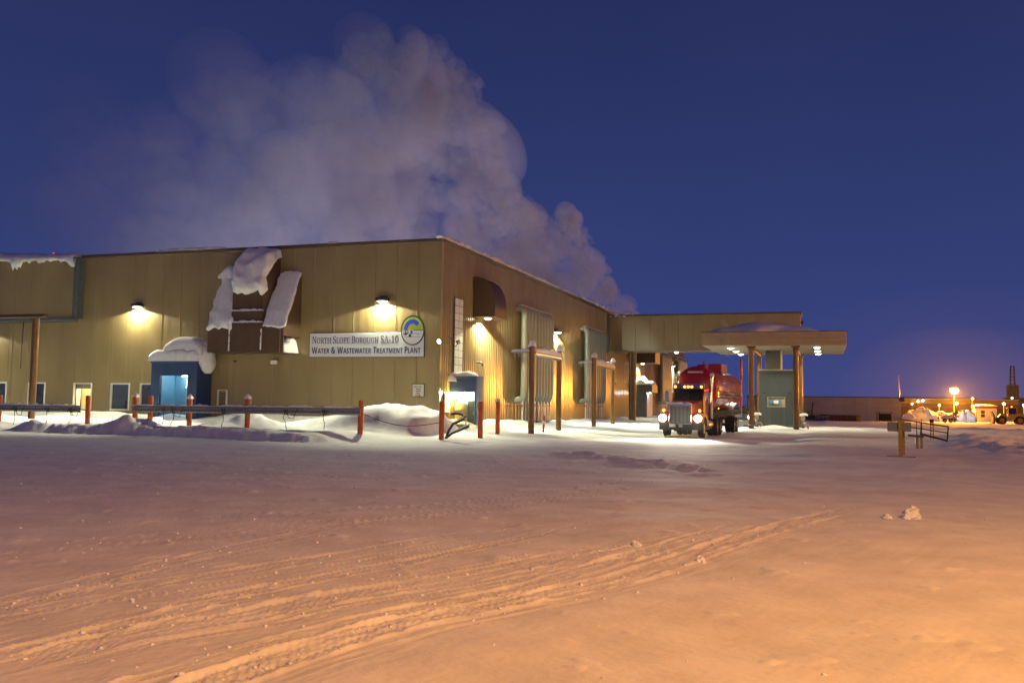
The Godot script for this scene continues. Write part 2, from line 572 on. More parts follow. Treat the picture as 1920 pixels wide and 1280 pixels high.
func make_materials() -> void:
	var white := Color(1, 1, 1)
	var patch := ntex(0.006, Color(0.90, 0.895, 0.88), white, 3)
	var speck := ntex(0.02, Color(0.62, 0.62, 0.62), white, 8)
	var fine := ntex(0.03, Color(0, 0, 0), white, 5, 1024)
	var g := mat("ground", lin(0.86, 0.87, 0.89), 0.85)
	g.albedo_texture = ntex(0.004, Color(0.90, 0.90, 0.91), white, 21, 1024)
	g.heightmap_enabled = true
	g.heightmap_texture = fine
	g.heightmap_scale = 0.45
	var s := mat("snow", lin(0.88, 0.89, 0.91), 0.85)
	worn(s, ntex(0.01, Color(0.92, 0.92, 0.93), white, 22), Vector3.ONE * 0.5, fine, 1.6)
	var soft := ntex(0.004, Color(0, 0, 0), white, 6)
	worn(mat("tan", lin(0.27, 0.202, 0.098), 0.32), patch, Vector3(0.12, 0.05, 0.12), soft, 0.25)
	worn(mat("tan_ribbed", lin(0.27, 0.20, 0.096), 0.2), patch, Vector3(0.12, 0.05, 0.12))
	worn(mat("brown", lin(0.085, 0.045, 0.022), 0.5), patch, Vector3.ONE * 0.3)
	worn(mat("coping", lin(0.10, 0.07, 0.045), 0.5), patch, Vector3.ONE * 0.3)
	worn(mat("blue", lin(0.017, 0.038, 0.125), 0.45), patch, Vector3.ONE * 0.4)
	worn(mat("lit_blue", lin(0.085, 0.24, 0.42), 0.5), patch, Vector3.ONE * 0.4)  # same paint as the sheds outside, lightened for the lamp light within
	worn(mat("orange", lin(0.72, 0.155, 0.012), 0.45), speck, Vector3(0.8, 0.3, 0.8))
	worn(mat("galvanised", lin(0.40, 0.41, 0.42), 0.5, 0.25), speck, Vector3.ONE * 0.7)
	worn(mat("post", lin(0.20, 0.095, 0.026), 0.3), speck, Vector3(0.9, 0.12, 0.9))
	worn(mat("pipe", lin(0.32, 0.33, 0.26), 0.34), patch, Vector3(0.5, 0.1, 0.5))
	worn(mat("frosted", lin(0.72, 0.72, 0.70), 0.7), patch, Vector3.ONE)
	worn(mat("booth", lin(0.048, 0.068, 0.082), 0.5), patch, Vector3(0.3, 0.1, 0.3))
	worn(mat("slate", lin(0.09, 0.11, 0.115), 0.5), patch, Vector3.ONE * 0.3)
	worn(mat("canopy", lin(0.33, 0.26, 0.175), 0.5), patch, Vector3.ONE * 0.3)
	worn(mat("concrete", lin(0.25, 0.25, 0.24), 0.9), speck, Vector3.ONE * 0.5)
	mat("white", lin(0.72, 0.72, 0.70), 0.5)
	mat("sign_white", lin(0.62, 0.63, 0.68), 0.4)
	mat("ink", lin(0.02, 0.03, 0.09), 0.6)
	mat("dark", lin(0.02, 0.02, 0.022), 0.6)
	mat("black", lin(0.012, 0.012, 0.013), 0.8)
	mat("rubber", lin(0.016, 0.016, 0.017), 0.85)
	worn(mat("grime", lin(0.032, 0.029, 0.026), 0.8), speck, Vector3.ONE)
	var red := mat("red", lin(0.32, 0.011, 0.010), 0.35)
	red.clearcoat_enabled = true
	red.clearcoat = 0.7
	red.clearcoat_roughness = 0.08
	worn(mat("cab_red", lin(0.24, 0.009, 0.008), 0.5), speck, Vector3.ONE * 0.8)
	M.cab_red.metallic_specular = 0.3
	mat("chrome", lin(0.75, 0.75, 0.74), 0.18, 1.0)
	mat("steel", lin(0.30, 0.30, 0.29), 0.42, 0.85)
	worn(mat("yellow", lin(0.48, 0.30, 0.02), 0.5), speck, Vector3.ONE)
	worn(mat("machine", lin(0.50, 0.24, 0.02), 0.5), speck, Vector3.ONE)
	worn(mat("pale_wall", lin(0.42, 0.38, 0.36), 0.7), patch, Vector3(0.05, 0.2, 0.05))
	worn(mat("rust", lin(0.13, 0.05, 0.02), 0.8), speck, Vector3.ONE * 0.5)
	worn(mat("red_wall", lin(0.17, 0.06, 0.03), 0.7), patch, Vector3.ONE * 0.1)
	mat("plaster", lin(0.7, 0.66, 0.56), 0.8)
	mat("drab", lin(0.22, 0.24, 0.2), 0.8)
	mat("khaki", lin(0.35, 0.29, 0.13), 0.8)
	var gl := mat("glass", Color(0.6, 0.65, 0.7, 0.12), 0.04)
	gl.transparency = BaseMaterial3D.TRANSPARENCY_ALPHA
	var dg := mat("dark_glass", lin(0.012, 0.014, 0.016), 0.08)
	dg.metallic_specular = 0.6
	glow("lamp_white", Color(1.0, 0.98, 0.86), 14.0)
	glow("lamp_cold", Color(0.95, 1.0, 0.98), 14.0)
	glow("lamp_warm", Color(1.0, 0.85, 0.45), 12.0)
	glow("lamp_sodium", Color(1.0, 0.62, 0.18), 30.0)
	glow("lamp_amber", Color(1.0, 0.55, 0.10), 9.0)
	glow("lamp_head", Color(1.0, 0.97, 0.86), 40.0)
	glow("lamp_red", Color(1.0, 0.05, 0.03), 5.0)
	glow("lamp_beacon", Color(1.0, 0.06, 0.16), 3.0)
	glow("lamp_blue", Color(0.6, 0.7, 1.0), 8.0)

# ---------------------------------------------------------------- the plant
func strips(x0: float, x1: float, y0: float, y1: float, holes: Array) -> Array:   # the rectangle less the holes
	var cuts := [x0, x1]
	for h in holes:
		for e in [h.position.x, h.end.x]:
			if e > x0 + 0.001 and e < x1 - 0.001:
				cuts.append(e)
	cuts.sort()
	var out := []
	for i in cuts.size() - 1:
		var a: float = cuts[i]
		var b: float = cuts[i + 1]
		if b - a < 0.001:
			continue
		var low := y0
		for h in holes:
			if h.position.x < (a + b) * 0.5 and h.end.x > (a + b) * 0.5:
				out.append(Rect2(a, low, b - a, h.position.y - low))
				low = h.end.y
		out.append(Rect2(a, low, b - a, y1 - low))
	return out

func lettering(parent: Node, words: Array, at: Vector3, width: float, cap: float, font: Font, m: Material, low := 0.78) -> void:   # small capitals, each word a mesh
	var x := 0.0
	var made := []
	for w in words:
		for piece in ([[w, 1.0]] if low >= 1.0 or w.length() < 2 or w.begins_with("SA") else [[w[0], 1.0], [w.substr(1), low]]):
			var t := TextMesh.new()
			t.text = piece[0]
			t.font = font
			t.font_size = 96
			t.pixel_size = 0.01
			t.depth = 0.012
			var b := t.get_aabb()
			var fx: float = piece[1]
			made.append([t, x - b.position.x * fx, fx, -b.position.y])
			x += (b.size.x + 0.06) * fx
		x += 0.24
	x -= 0.30
	var ch: float = made[0][0].get_aabb().size.y
	for q in made:
		var o := put("lettering", q[0], m, parent)
		var k: float = cap / ch
		o.scale = Vector3(width / x * q[2], k * q[2], 1.0)
		o.position = at + Vector3(q[1] * width / x, q[3] * k * q[2], 0.0)

const TOP := 10.8
const STEP := 1.38

func window(parent: Node, r: Rect2, z: float, pane: Material, m: Material) -> void:
	var f := mb()
	var t := 0.07
	var c := r.get_center()
	for k in [[c.x, r.position.y + t * 0.5, r.size.x, t], [c.x, r.end.y - t * 0.5, r.size.x, t], [r.position.x + t * 0.5, c.y, t, r.size.y - 2.0 * t], [r.end.x - t * 0.5, c.y, t, r.size.y - 2.0 * t]]:
		box(f, Vector3(k[0], k[1], z), Vector3(k[2], k[3], 0.16), 0.012)
	var w := obj("window", f, m, parent)
	var g := mb()
	box(g, Vector3(c.x, c.y, z - 0.03), Vector3(r.size.x - 2.0 * t + 0.01, r.size.y - 2.0 * t + 0.01, 0.012))
	obj("pane", g, pane, w)

func plant() -> void:
	var P := thing("treatment_plant", "long tan metal clad plant building with corner towards the yard", "building", Vector3(0, 0, 0))
	var holes := [Rect2(-54.55, 0.75, 1.5, 1.74), Rect2(-51.15, 0.75, 1.48, 1.74), Rect2(-47.27, 0.75, 1.52, 1.74), Rect2(-44.2, 0.75, 1.52, 1.74), Rect2(-41.85, 0.75, 1.5, 1.74), Rect2(-35.92, 0.85, 0.72, 1.3)]
	# inner walls behind the cladding
	var w := mb()
	for r in strips(-60.0, -21.15, -0.6, TOP - 0.05, holes):
		box(w, Vector3(r.get_center().x, r.get_center().y, -48.2), Vector3(r.size.x, r.size.y, 0.12))
	box(w, Vector3(-21.2, 5.1, -95.2), Vector3(0.1, 11.3, 93.6))
	box(w, Vector3(-60.0, 5.1, -95.0), Vector3(0.1, 11.3, 93.0))
	box(w, Vector3(-40.0, 5.1, -141.95), Vector3(37.0, 11.3, 0.1))
	var wall := obj("wall", w, M.grime, P)
	# flat cladding of the yard front
	var whole: ArrayMesh = null
	for k in 27:
		var x1 := -21.0 - k * STEP
		var x0 := x1 - STEP
		var mine := []
		for h in holes:
			if h.position.x < x1 and h.end.x > x0:
				mine.append(h)
		var o: MeshInstance3D
		if mine.is_empty():
			if whole == null:
				var st := mb()
				prism(st, [Vector2(-STEP / 2 + 0.001, -0.05), Vector2(STEP / 2 - 0.001, -0.05), Vector2(STEP / 2 - 0.001, 0.022), Vector2(STEP / 2 - 0.03, 0.05), Vector2(STEP / 2 - 0.10, 0.042), Vector2(0.3, 0.045), Vector2(0.0, 0.040), Vector2(-0.3, 0.046), Vector2(-STEP / 2 + 0.10, 0.042), Vector2(-STEP / 2 + 0.03, 0.05), Vector2(-STEP / 2 + 0.001, 0.022)], -0.6, TOP, Transform3D(Basis(Vector3(1, 0, 0), Vector3(0, 0, 1), Vector3(0, 1, 0)), Vector3.ZERO))
				whole = finish(st)
			o = put("wall_panel", whole, M.tan, wall)
			o.position = Vector3((x0 + x1) * 0.5, 0, -48.05)
			o.rotation.y = rng.randf_range(-0.0012, 0.0012)
			o.rotation.x = rng.randf_range(-0.0006, 0.0006)
		else:
			var st := mb()
			for r in strips(x0 + 0.001, x1 - 0.001, -0.6, TOP, mine):
				box(st, Vector3(r.get_center().x, r.get_center().y, -48.05), Vector3(r.size.x, r.size.y, 0.09), 0.01)
			o = obj("wall_panel", st, M.tan, wall)
	# ribbed cladding of the long side
	var rib := mb()
	var xf := Transform3D(Basis(Vector3(0, 0, 1), Vector3(1, 0, 0), Vector3(0, 1, 0)), Vector3.ZERO)
	var prof := []
	for k in 4:
		var a := -STEP + 0.01 + k * 0.3425
		for q in [[0.0, 0.0], [0.215, 0.0], [0.24, 0.032], [0.312, 0.032], [0.337, 0.0]]:
			prof.append(Vector2(a + q[0], q[1]))
	prof.append(Vector2(-0.01, -0.03))
	prof.append(Vector2(-STEP + 0.01, -0.03))
	prism(rib, prof, -0.6, TOP, xf)
	var ribbed := finish(rib)
	for k in 68:
		var o := put("wall_panel", ribbed, M.tan_ribbed, wall)
		o.position = Vector3(-21.03, 0, -48.1 - k * STEP)
		o.rotation.y = rng.randf_range(-0.010, 0.010)
	# corner trim, coping and roof
	var c := mb()
	box(c, Vector3(-21.09, 5.1, -48.0), Vector3(0.30, 11.38, 0.05), 0.012)
	box(c, Vector3(-20.97, 5.1, -48.13), Vector3(0.05, 11.38, 0.24), 0.012)
	obj("corner_trim", c, M.tan, P)
	c = mb()
	box(c, Vector3(-40.5, TOP + 0.06, -48.0), Vector3(39.2, 0.22, 0.30), 0.03)
	box(c, Vector3(-20.98, TOP + 0.06, -95.25), Vector3(0.30, 0.22, 94.2), 0.03)
	obj("coping", c, M.coping, P)
	c = mb()
	box(c, Vector3(-40.6, TOP - 0.06, -95.0), Vector3(38.7, 0.2, 93.6))
	obj("roof", c, M.grime, P)
	# windows on the yard front, with rooms behind them
	for i in 5:
		window(P, holes[i], -48.02, M.glass, M.white)
		var h: Rect2 = holes[i]
		var x := h.get_center().x
		var st := mb()
		box(st, Vector3(x, 1.4, -52.6), Vector3(2.9, 3.4, 0.1))
		box(st, Vector3(x - 1.45, 1.4, -50.4), Vector3(0.1, 3.4, 4.4))
		box(st, Vector3(x + 1.45, 1.4, -50.4), Vector3(0.1, 3.4, 4.4))
		box(st, Vector3(x, 3.05, -50.4), Vector3(3.0, 0.1, 4.5))
		box(st, Vector3(x, -0.2, -50.4), Vector3(3.0, 0.1, 4.5))
		var room := obj("room", st, [M.slate, M.grime, M.plaster, M.slate, M.grime][i], P)
		if i == 2:
			st = mb()
			box(st, Vector3(x - 0.55, 1.2, -48.9), Vector3(0.08, 3.0, 0.9))
			obj("inner_door", st, M.khaki, room)
			st = mb()
			box(st, Vector3(x, 2.42, -48.42), Vector3(2.6, 0.6, 0.06))
			obj("header", st, M.khaki, room)
			st = mb()
			box(st, Vector3(x + 0.3, 0.55, -51.8), Vector3(1.4, 1.1, 0.7), 0.03)
			obj("cupboard", st, M.drab, room)
		if i == 3:
			st = mb()
			box(st, Vector3(x + 0.35, 1.1, -50.2), Vector3(0.9, 2.4, 0.5), 0.03)
			obj("locker", st, M.slate, room)
			st = mb()
			box(st, Vector3(x - 0.6, 0.9, -49.6), Vector3(0.5, 0.9, 0.5), 0.05)
			obj("machine_housing", st, M.dark, room)
		for k in ([] if i in [0, 1] else [0]) if i != 3 else [0, 1, 2]:
			st = mb()
			var p: Vector3 = [Vector3(x + 0.1, 2.93, -50.0), Vector3(x - 0.5, 2.93, -50.9), Vector3(x + 0.2, 2.93, -51.9)][k]
			lathe(st, [Vector2(0, -0.05), Vector2(0.10, -0.045), Vector2(0.14, 0.0), Vector2(0.14, 0.05), Vector2(0, 0.05)], Transform3D(Basis(), p), 14)
			var lamp := obj("ceiling_lamp", st, M.lamp_warm if i != 3 else M.lamp_cold, room)
			omni(lamp, p, Color(1, 0.9, 0.68) if i != 3 else Color(0.8, 0.9, 1.0), [0, 0, 22.0, 0.03, 0.03][i], 0.1)
	# the louvred vent
	var v: Rect2 = holes[5]
	var f := mb()
	for k in [[v.get_center().x, v.position.y + 0.04, v.size.x, 0.08], [v.get_center().x, v.end.y - 0.04, v.size.x, 0.08], [v.position.x + 0.04, v.get_center().y, 0.08, v.size.y - 0.16], [v.end.x - 0.04, v.get_center().y, 0.08, v.size.y - 0.16]]:
		box(f, Vector3(k[0], k[1], -48.0), Vector3(k[2], k[3], 0.14), 0.012)
	var vent := obj("vent_frame", f, M.white, P)
	for k in 9:
		var sl := mb()
		box(sl, Vector3(v.get_center().x, v.position.y + 0.14 + k * 0.125, -48.04), Vector3(v.size.x - 0.17, 0.10, 0.012), 0.0, Basis(Vector3.RIGHT, -0.6))
		obj("slat", sl, M.khaki, vent)
	# tall windows of frosted blocks on the long side
	for wz in [[-50.05, -51.30, 10], [-69.2, -70.6, 10], [-129.3, -130.6, 10]]:
		var st := mb()
		var zc: float = (wz[0] + wz[1]) * 0.5
		var ww: float = wz[0] - wz[1]
		box(st, Vector3(-20.98, 5.56, zc), Vector3(0.08, 4.5, ww), 0.01)
		var fr := obj("window", st, M.slate, P)
		for r in wz[2]:
			for cc in 2:
				var pn := mb()
				box(pn, Vector3(-20.925, 3.36 + 0.44 * (r + 0.5), wz[1] + ww * (0.25 + 0.5 * cc)), Vector3(0.04, 0.405, ww * 0.5 - 0.05), 0.012)
				obj("pane", pn, M.frosted, fr)

func annex() -> void:
	var A := thing("annex", "tan box bay at upper left with grey trim and ragged snow on its roof edge", "building", Vector3(-53.5, 6.72, -47.7))
	for k in 10:
		var st := mb()
		box(st, Vector3(6.05 - k * 1.38, 2.0, 0.02), Vector3(1.372, 3.9, 0.12), 0.012)
		obj("wall_panel", st, M.tan, A)
	var st := mb()
	box(st, Vector3(-0.3, 2.0, -0.2), Vector3(13.9, 3.85, 0.3))
	obj("wall", st, M.grime, A)
	st = mb()
	box(st, Vector3(6.58, 2.0, -0.05), Vector3(0.32, 4.0, 0.56), 0.02)
	box(st, Vector3(6.40, 2.0, 0.20), Vector3(0.10, 4.0, 0.16), 0.02)
	box(st, Vector3(-0.2, -0.03, 0.12), Vector3(13.75, 0.20, 0.22), 0.02)
	box(st, Vector3(-0.2, -0.19, 0.04), Vector3(13.6, 0.09, 0.10), 0.01)
	obj("trim", st, M.slate, A)
	st = mb()
	box(st, Vector3(-0.3, 4.0, 0.0), Vector3(14.0, 0.12, 0.5), 0.02)
	obj("roof_edge", st, M.coping, A)
	# the ragged cornice of snow: built along x with an uneven lip
	var nz := noise(0.5, 4, 31)
	st = mb()
	st.set_smooth_group(1)
	var rows := []
	for i in 91:
		var x := -14.2 + 14.3 * i / 90.0
		var t := float(i) / 90.0
		var th := 0.75 - 0.42 * t + 0.22 * nz.get_noise_1d(x * 2.0)
		var lip := 0.12 + 0.35 * maxf(0.0, nz.get_noise_1d(x * 3.0 + 40.0)) + 0.75 * exp(-pow((x + 4.9) / 0.5, 2.0)) * (0.7 + nz.get_noise_1d(x * 9.0)) + 0.5 * smoothstep(0.93, 0.99, t)
		var yb := 0.15 * smoothstep(0.85, 0.4, t)
		if i in [0, 90]:
			th *= 0.15
		var ring := []
		for q in [[-0.6, yb - 0.1], [-0.55, yb + th * 0.7], [-0.1, yb + th], [0.25, yb + th * 0.75], [0.50, yb + th * 0.2], [0.52, yb - lip * 0.5], [0.40, yb - lip], [0.34, yb - lip * 0.6], [0.28, yb - 0.05]]:
			ring.append(Vector3(x, q[1] + 0.05 * nz.get_noise_2d(x * 6.0, q[0] * 9.0), q[0] + 0.10 * nz.get_noise_2d(x * 3.0 + 9.0, q[1] * 5.0)))
		rows.append(ring)
	for i in 90:
		for k in 9:
			quad(st, rows[i][k], rows[i][(k + 1) % 9], rows[i + 1][(k + 1) % 9], rows[i + 1][k])
	var o := obj("snow_cornice", st, M.snow)
	o.position = Vector3(-47.0, 10.72, -47.6)
	tag(o, "ragged snow cornice hanging over the roof edge of the upper left bay", "snow")

func roof_snow() -> void:
	for q in [[-28.0, 0.6, -47.95, true, "thin snow strip along the front roof edge left of the corner"], [-38.2, 5.2, -47.95, true, "thin snow strip on the roof edge above the snow topped hoods"]]:
		var st := mb()
		mound(st, Transform3D(Basis(), Vector3.ZERO), q[1], 0.34, 0.13, int(-q[0]), 0.5, 0.05, 60, 6, 4.0, 1.2)
		var o := obj("roof_snow", st, M.snow)
		o.position = Vector3(q[0], TOP + 0.17, q[2])
		tag(o, q[4], "snow")
	var st := mb()
	mound(st, Transform3D(Basis(), Vector3.ZERO), 0.36, 41.0, 0.17, 77, 0.4, 0.06, 6, 160, 6.0, 0.7)
	var o := obj("roof_snow", st, M.snow)
	o.position = Vector3(-20.95, TOP + 0.17, -68.7)
	tag(o, "long thin snow line on the roof edge of the ribbed side wall", "snow")

func wall_lamp(called: String, label: String, at: Vector3, turn: float, down: float, throw: float, m: Material, col: Color, group := "", w := 0.55, tilt := 47.0, yaws := [-30.0, 30.0], side := 0.0) -> Node3D:
	var L := thing(called, label, "lamp", at, turn, group)
	var st := mb()
	box(st, Vector3(0, 0.0, 0.16), Vector3(w, 0.22, 0.32), 0.04)
	box(st, Vector3(0, 0.05, 0.02), Vector3(w * 0.6, 0.34, 0.05), 0.01)
	obj("housing", st, M.dark, L)
	st = mb()
	lathe(st, [Vector2(0, -0.07), Vector2(w * 0.22, -0.06), Vector2(w * 0.38, -0.02), Vector2(w * 0.40, 0.0), Vector2(0, 0.0)], Transform3D(Basis(Vector3(1, 0, 0), Vector3(0, 1, 0), Vector3(0, 0, 0.7)), Vector3(0, -0.112, 0.17)), 16)
	obj("lens", st, m, L)
	spot(L, Vector3(0, -0.21, 0.20), Vector3(0, -1, 0.02), col, down, 80.0, 0.12)
	if throw > 0.0:
		for y in yaws:
			spot(L, Vector3(0.02 * signf(y), -0.22, 0.24), Vector3(0, 0, 1).rotated(Vector3.RIGHT, deg_to_rad(90.0 - tilt)).rotated(Vector3.UP, deg_to_rad(y)), col, throw, 75.0 - tilt, 0.35)
	if side > 0.0:
		spot(L, Vector3(0.1, -0.2, 0.30), Vector3(1, -0.03, 0.05), col, side, 13.0, 0.5)
	return L

func plant_fittings() -> void:
	roof_snow()
	var hal := Color(1.0, 0.98, 0.80)
	wall_lamp("wall_lamp", "glowing wall lamp on the flat front wall left of the snow topped hoods", Vector3(-42.2, 7.52, -47.98), 0, 60, 240, M.lamp_white, hal, "lamps on the yard front", 0.8)
	wall_lamp("wall_lamp", "glowing wall lamp above the white plant name board", Vector3(-24.6, 7.5, -47.98), 0, 60, 240, M.lamp_white, hal, "lamps on the yard front", 0.8)
	wall_lamp("wall_lamp", "wall lamp under the bay at the left edge of the front wall", Vector3(-55.6, 6.2, -47.98), 0, 50, 160, M.lamp_white, hal, "lamps on the yard front", 0.6)
	wall_lamp("wall_lamp", "bright twin wall lamp on the ribbed side wall between two pipe banks", Vector3(-20.98, 7.45, -71.4), 90, 60, 260, M.lamp_cold, Color(0.95, 1.0, 0.9), "lamps on the ribbed side wall", 1.0, 47.0, [-30.0, 30.0], 45.0)
	wall_lamp("wall_lamp", "small wall lamp on the far ribbed side wall seen left of the tanker", Vector3(-20.98, 7.2, -129.9), 90, 50, 120, M.lamp_cold, Color(0.95, 1.0, 0.9), "lamps on the ribbed side wall", 0.9)
	# twin flood light on a pipe at the corner
	var T := thing("twin_flood_lamp", "pair of small flood lamps on a bent conduit beside the building corner", "lamp", Vector3(-20.95, 4.9, -48.6))
	var st := mb()
	tube(st, [Vector3(0.02, 0.5, -0.5), Vector3(0.22, 0.4, -0.5), Vector3(0.28, 0.05, -0.4), Vector3(0.2, 0.02, 0.3), Vector3(0.12, 0.1, 0.9)], 0.025, 8)
	tube(st, [Vector3(0.28, 0.05, -0.4), Vector3(0.5, -0.1, -0.5), Vector3(0.62, 0.1, -0.55)], 0.025, 8)
	obj("conduit", st, M.slate, T)
	for q in [[Vector3(0.10, 0.10, 1.0), 26.0, Vector3(-0.25, -0.35, 1.0)], [Vector3(0.64, 0.16, -0.55), 0.0, Vector3(1.0, -0.35, 0.3)]]:
		st = mb()
		var b := Basis.looking_at(-q[2], Vector3.UP)
		lathe(st, [Vector2(0, -0.16), Vector2(0.07, -0.15), Vector2(0.14, 0.0), Vector2(0.14, 0.03)], Transform3D(b * Basis(Vector3.RIGHT, PI / 2), q[0]), 14)
		var head := obj("lamp_head", st, M.steel, T)
		st = mb()
		lathe(st, [Vector2(0.0, 0.0), Vector2(0.125, 0.0), Vector2(0.10, 0.03), Vector2(0, 0.045)], Transform3D(b * Basis(Vector3.RIGHT, PI / 2), q[0]), 14)
		obj("lens", st, M.lamp_cold if q[1] > 0.0 else M.steel, head)
		if q[1] > 0.0:
			spot(head, q[0] + q[2].normalized() * 0.12, q[2], Color(0.95, 1, 0.95), q[1], 55.0, 0.4)
	# the name board
	var S := thing("name_board", "white name board with dark lettering and a round seal on the front wall", "sign", Vector3(-29.45, 4.12, -47.97))
	st = mb()
	box(st, Vector3(3.78, 0.74, 0.03), Vector3(7.56, 1.48, 0.06), 0.01)
	obj("edge", st, M.dark, S)
	st = mb()
	box(st, Vector3(3.78, 0.74, 0.055), Vector3(7.48, 1.40, 0.03), 0.004)
	obj("panel", st, M.sign_white, S)
	var serif := SystemFont.new()
	serif.font_names = PackedStringArray(["Droid Serif"])
	serif.font_weight = 400
	var sans := SystemFont.new()
	sans.font_names = PackedStringArray(["Droid Sans"])
	sans.font_weight = 700
	lettering(S, ["NORTH", "SLOPE", "BOROUGH", "SA-10"], Vector3(0.20, 0.84, 0.072), 5.70, 0.42, serif, M.ink, 0.80)
	lettering(S, ["WATER", "&", "WASTEWATER", "TREATMENT", "PLANT"], Vector3(0.20, 0.24, 0.072), 7.12, 0.38, sans, M.ink, 0.80)
	var tx := seal_picture()
	var sl := mat("seal", Color.WHITE, 0.45)
	sl.albedo_texture = tx
	var ql := SurfaceTool.new()
	ql.begin(Mesh.PRIMITIVE_TRIANGLES)
	for k in 48:
		for a in [-1, k + 1, k]:
			var an := TAU * float(a) / 48.0
			var p := Vector2.ZERO if a < 0 else Vector2(cos(an), sin(an))
			ql.set_uv(Vector2(0.5 + p.x * 0.5, 0.5 - p.y * 0.5))
			ql.set_normal(Vector3(0, 0, 1))
			ql.add_vertex(Vector3(p.x * 0.715, p.y * 0.83, 0))
	var seal := put("seal", ql.commit(), sl, S)
	seal.position = Vector3(6.82, 1.55, 0.135)
	st = mb()
	lathe(st, [Vector2(0, 0), Vector2(0.745, 0.0), Vector2(0.745, 0.055), Vector2(0.715, 0.055), Vector2(0, 0.05)], Transform3D(Basis(Vector3(1, 0, 0), Vector3(0, 0, 1), Vector3(0, -1.16, 0)), Vector3.ZERO), 48, -1)
	var rim := obj("rim", st, M.dark, S)
	rim.position = Vector3(6.82, 1.55, 0.078)
	# the small notice
	S = thing("notice_board", "small pale notice with faded lines and an arrow near the building corner", "sign", Vector3(-22.24, 1.86, -47.98))
	st = mb()
	box(st, Vector3(0, 0.37, 0.02), Vector3(0.78, 0.76, 0.04), 0.01)
	obj("edge", st, M.grime, S)
	st = mb()
	box(st, Vector3(0, 0.37, 0.035), Vector3(0.71, 0.69, 0.02), 0.004)
	obj("panel", st, mat("notice", lin(0.55, 0.5, 0.44), 0.6), S)
	st = mb()
	for q in [[-0.15, 0.58, 0.22], [0.12, 0.58, 0.20], [-0.06, 0.45, 0.16], [0.10, 0.45, 0.14], [0.0, 0.33, 0.28], [0.0, 0.20, 0.22]]:
		box(st, Vector3(q[0], q[1], 0.048), Vector3(q[2], 0.045, 0.004))
	obj("faded_line", st, M.grime, S)
	st = mb()
	prism(st, [Vector2(-0.19, 0.055), Vector2(0.06, 0.055), Vector2(0.06, 0.02), Vector2(0.18, 0.075), Vector2(0.06, 0.13), Vector2(0.06, 0.095), Vector2(-0.19, 0.095)], 0.047, 0.05)
	obj("arrow", st, M.black, S)
	# small boxes under the hoods
	var q := thing("wall_sensor", "small brown sensor on the front wall under the left hood", "sensor", Vector3(-34.66, 3.9, -47.98))
	st = mb()
	box(st, Vector3(0, 0, 0.09), Vector3(0.16, 0.12, 0.18), 0.02)
	obj("body", st, M.brown, q)
	st = mb()
	tube(st, [Vector3(-0.08, 0.02, 0.14), Vector3(-0.28, 0.08, 0.2)], 0.035, 8)
	obj("arm", st, M.steel, q)
	q = thing("junction_box", "small pale junction box on the front wall under the right hood", "box", Vector3(-31.86, 3.72, -47.98))
	st = mb()
	box(st, Vector3(0, 0.12, 0.08), Vector3(0.44, 0.24, 0.16), 0.03)
	obj("body", st, M.white, q)
	st = mb()
	box(st, Vector3(0.05, 0.27, 0.09), Vector3(0.5, 0.04, 0.2), 0.01)
	obj("lid", st, M.brown, q)

func seal_picture() -> ImageTexture:
	var n := 192
	var im := Image.create(n, n, false, Image.FORMAT_RGB8)
	var nz := noise(0.03, 2, 5)
	for j in n:
		for i in n:
			var x := 2.0 * i / n - 1.0
			var y := 1.0 - 2.0 * j / n
			var r := sqrt(x * x + y * y)
			var c := Color(0.80, 0.80, 0.84)
			if y > 0.03:
				c = Color(0.62, 0.66, 0.26) if r < 0.66 else Color(0.55, 0.66, 0.25)
				if r < 0.78 and r > 0.46 and (x < 0.55) and y > 0.06 + maxf(0.0, x) * 0.7:
					c = Color(0.20, 0.30, 0.80)
				if r > 0.78 and fmod(atan2(y, x) * 14.0 + 20.0, 2.0) < 0.7 and r < 0.92:
					c = Color(0.78, 0.84, 0.5)
			elif y > -0.02 and x > 0.05:
				c = Color(0.18, 0.16, 0.30)
			else:
				if absf(fmod(y * 9.0 + 0.5 * nz.get_noise_2d(i, j) + 9.0, 2.0) - 1.0) < 0.16 and r < 0.84 and y > -0.6 and y < -0.08:
					c = Color(0.40, 0.38, 0.50)
			if Vector2(x + 0.52, (y + 0.10) * 0.9).length() < 0.17:
				c = Color(0.36, 0.35, 0.38) if Vector2(x + 0.50, y + 0.08).length() > 0.08 else Color(0.74, 0.72, 0.72)
			if Vector2((x + 0.22) * 0.8, y + 0.36).length() < 0.10 or Vector2((x + 0.62) * 0.7, y + 0.26).length() < 0.08:
				c = Color(0.14, 0.13, 0.18)
			if absf(x + 0.08) < 0.10 and absf(y + 0.12) < 0.12:
				c = Color(0.30, 0.27, 0.62)
			if r > 0.955:
				c = Color(0.12, 0.12, 0.16)
			im.set_pixel(i, j, c)
	im.generate_mipmaps()
	return ImageTexture.create_from_image(im)

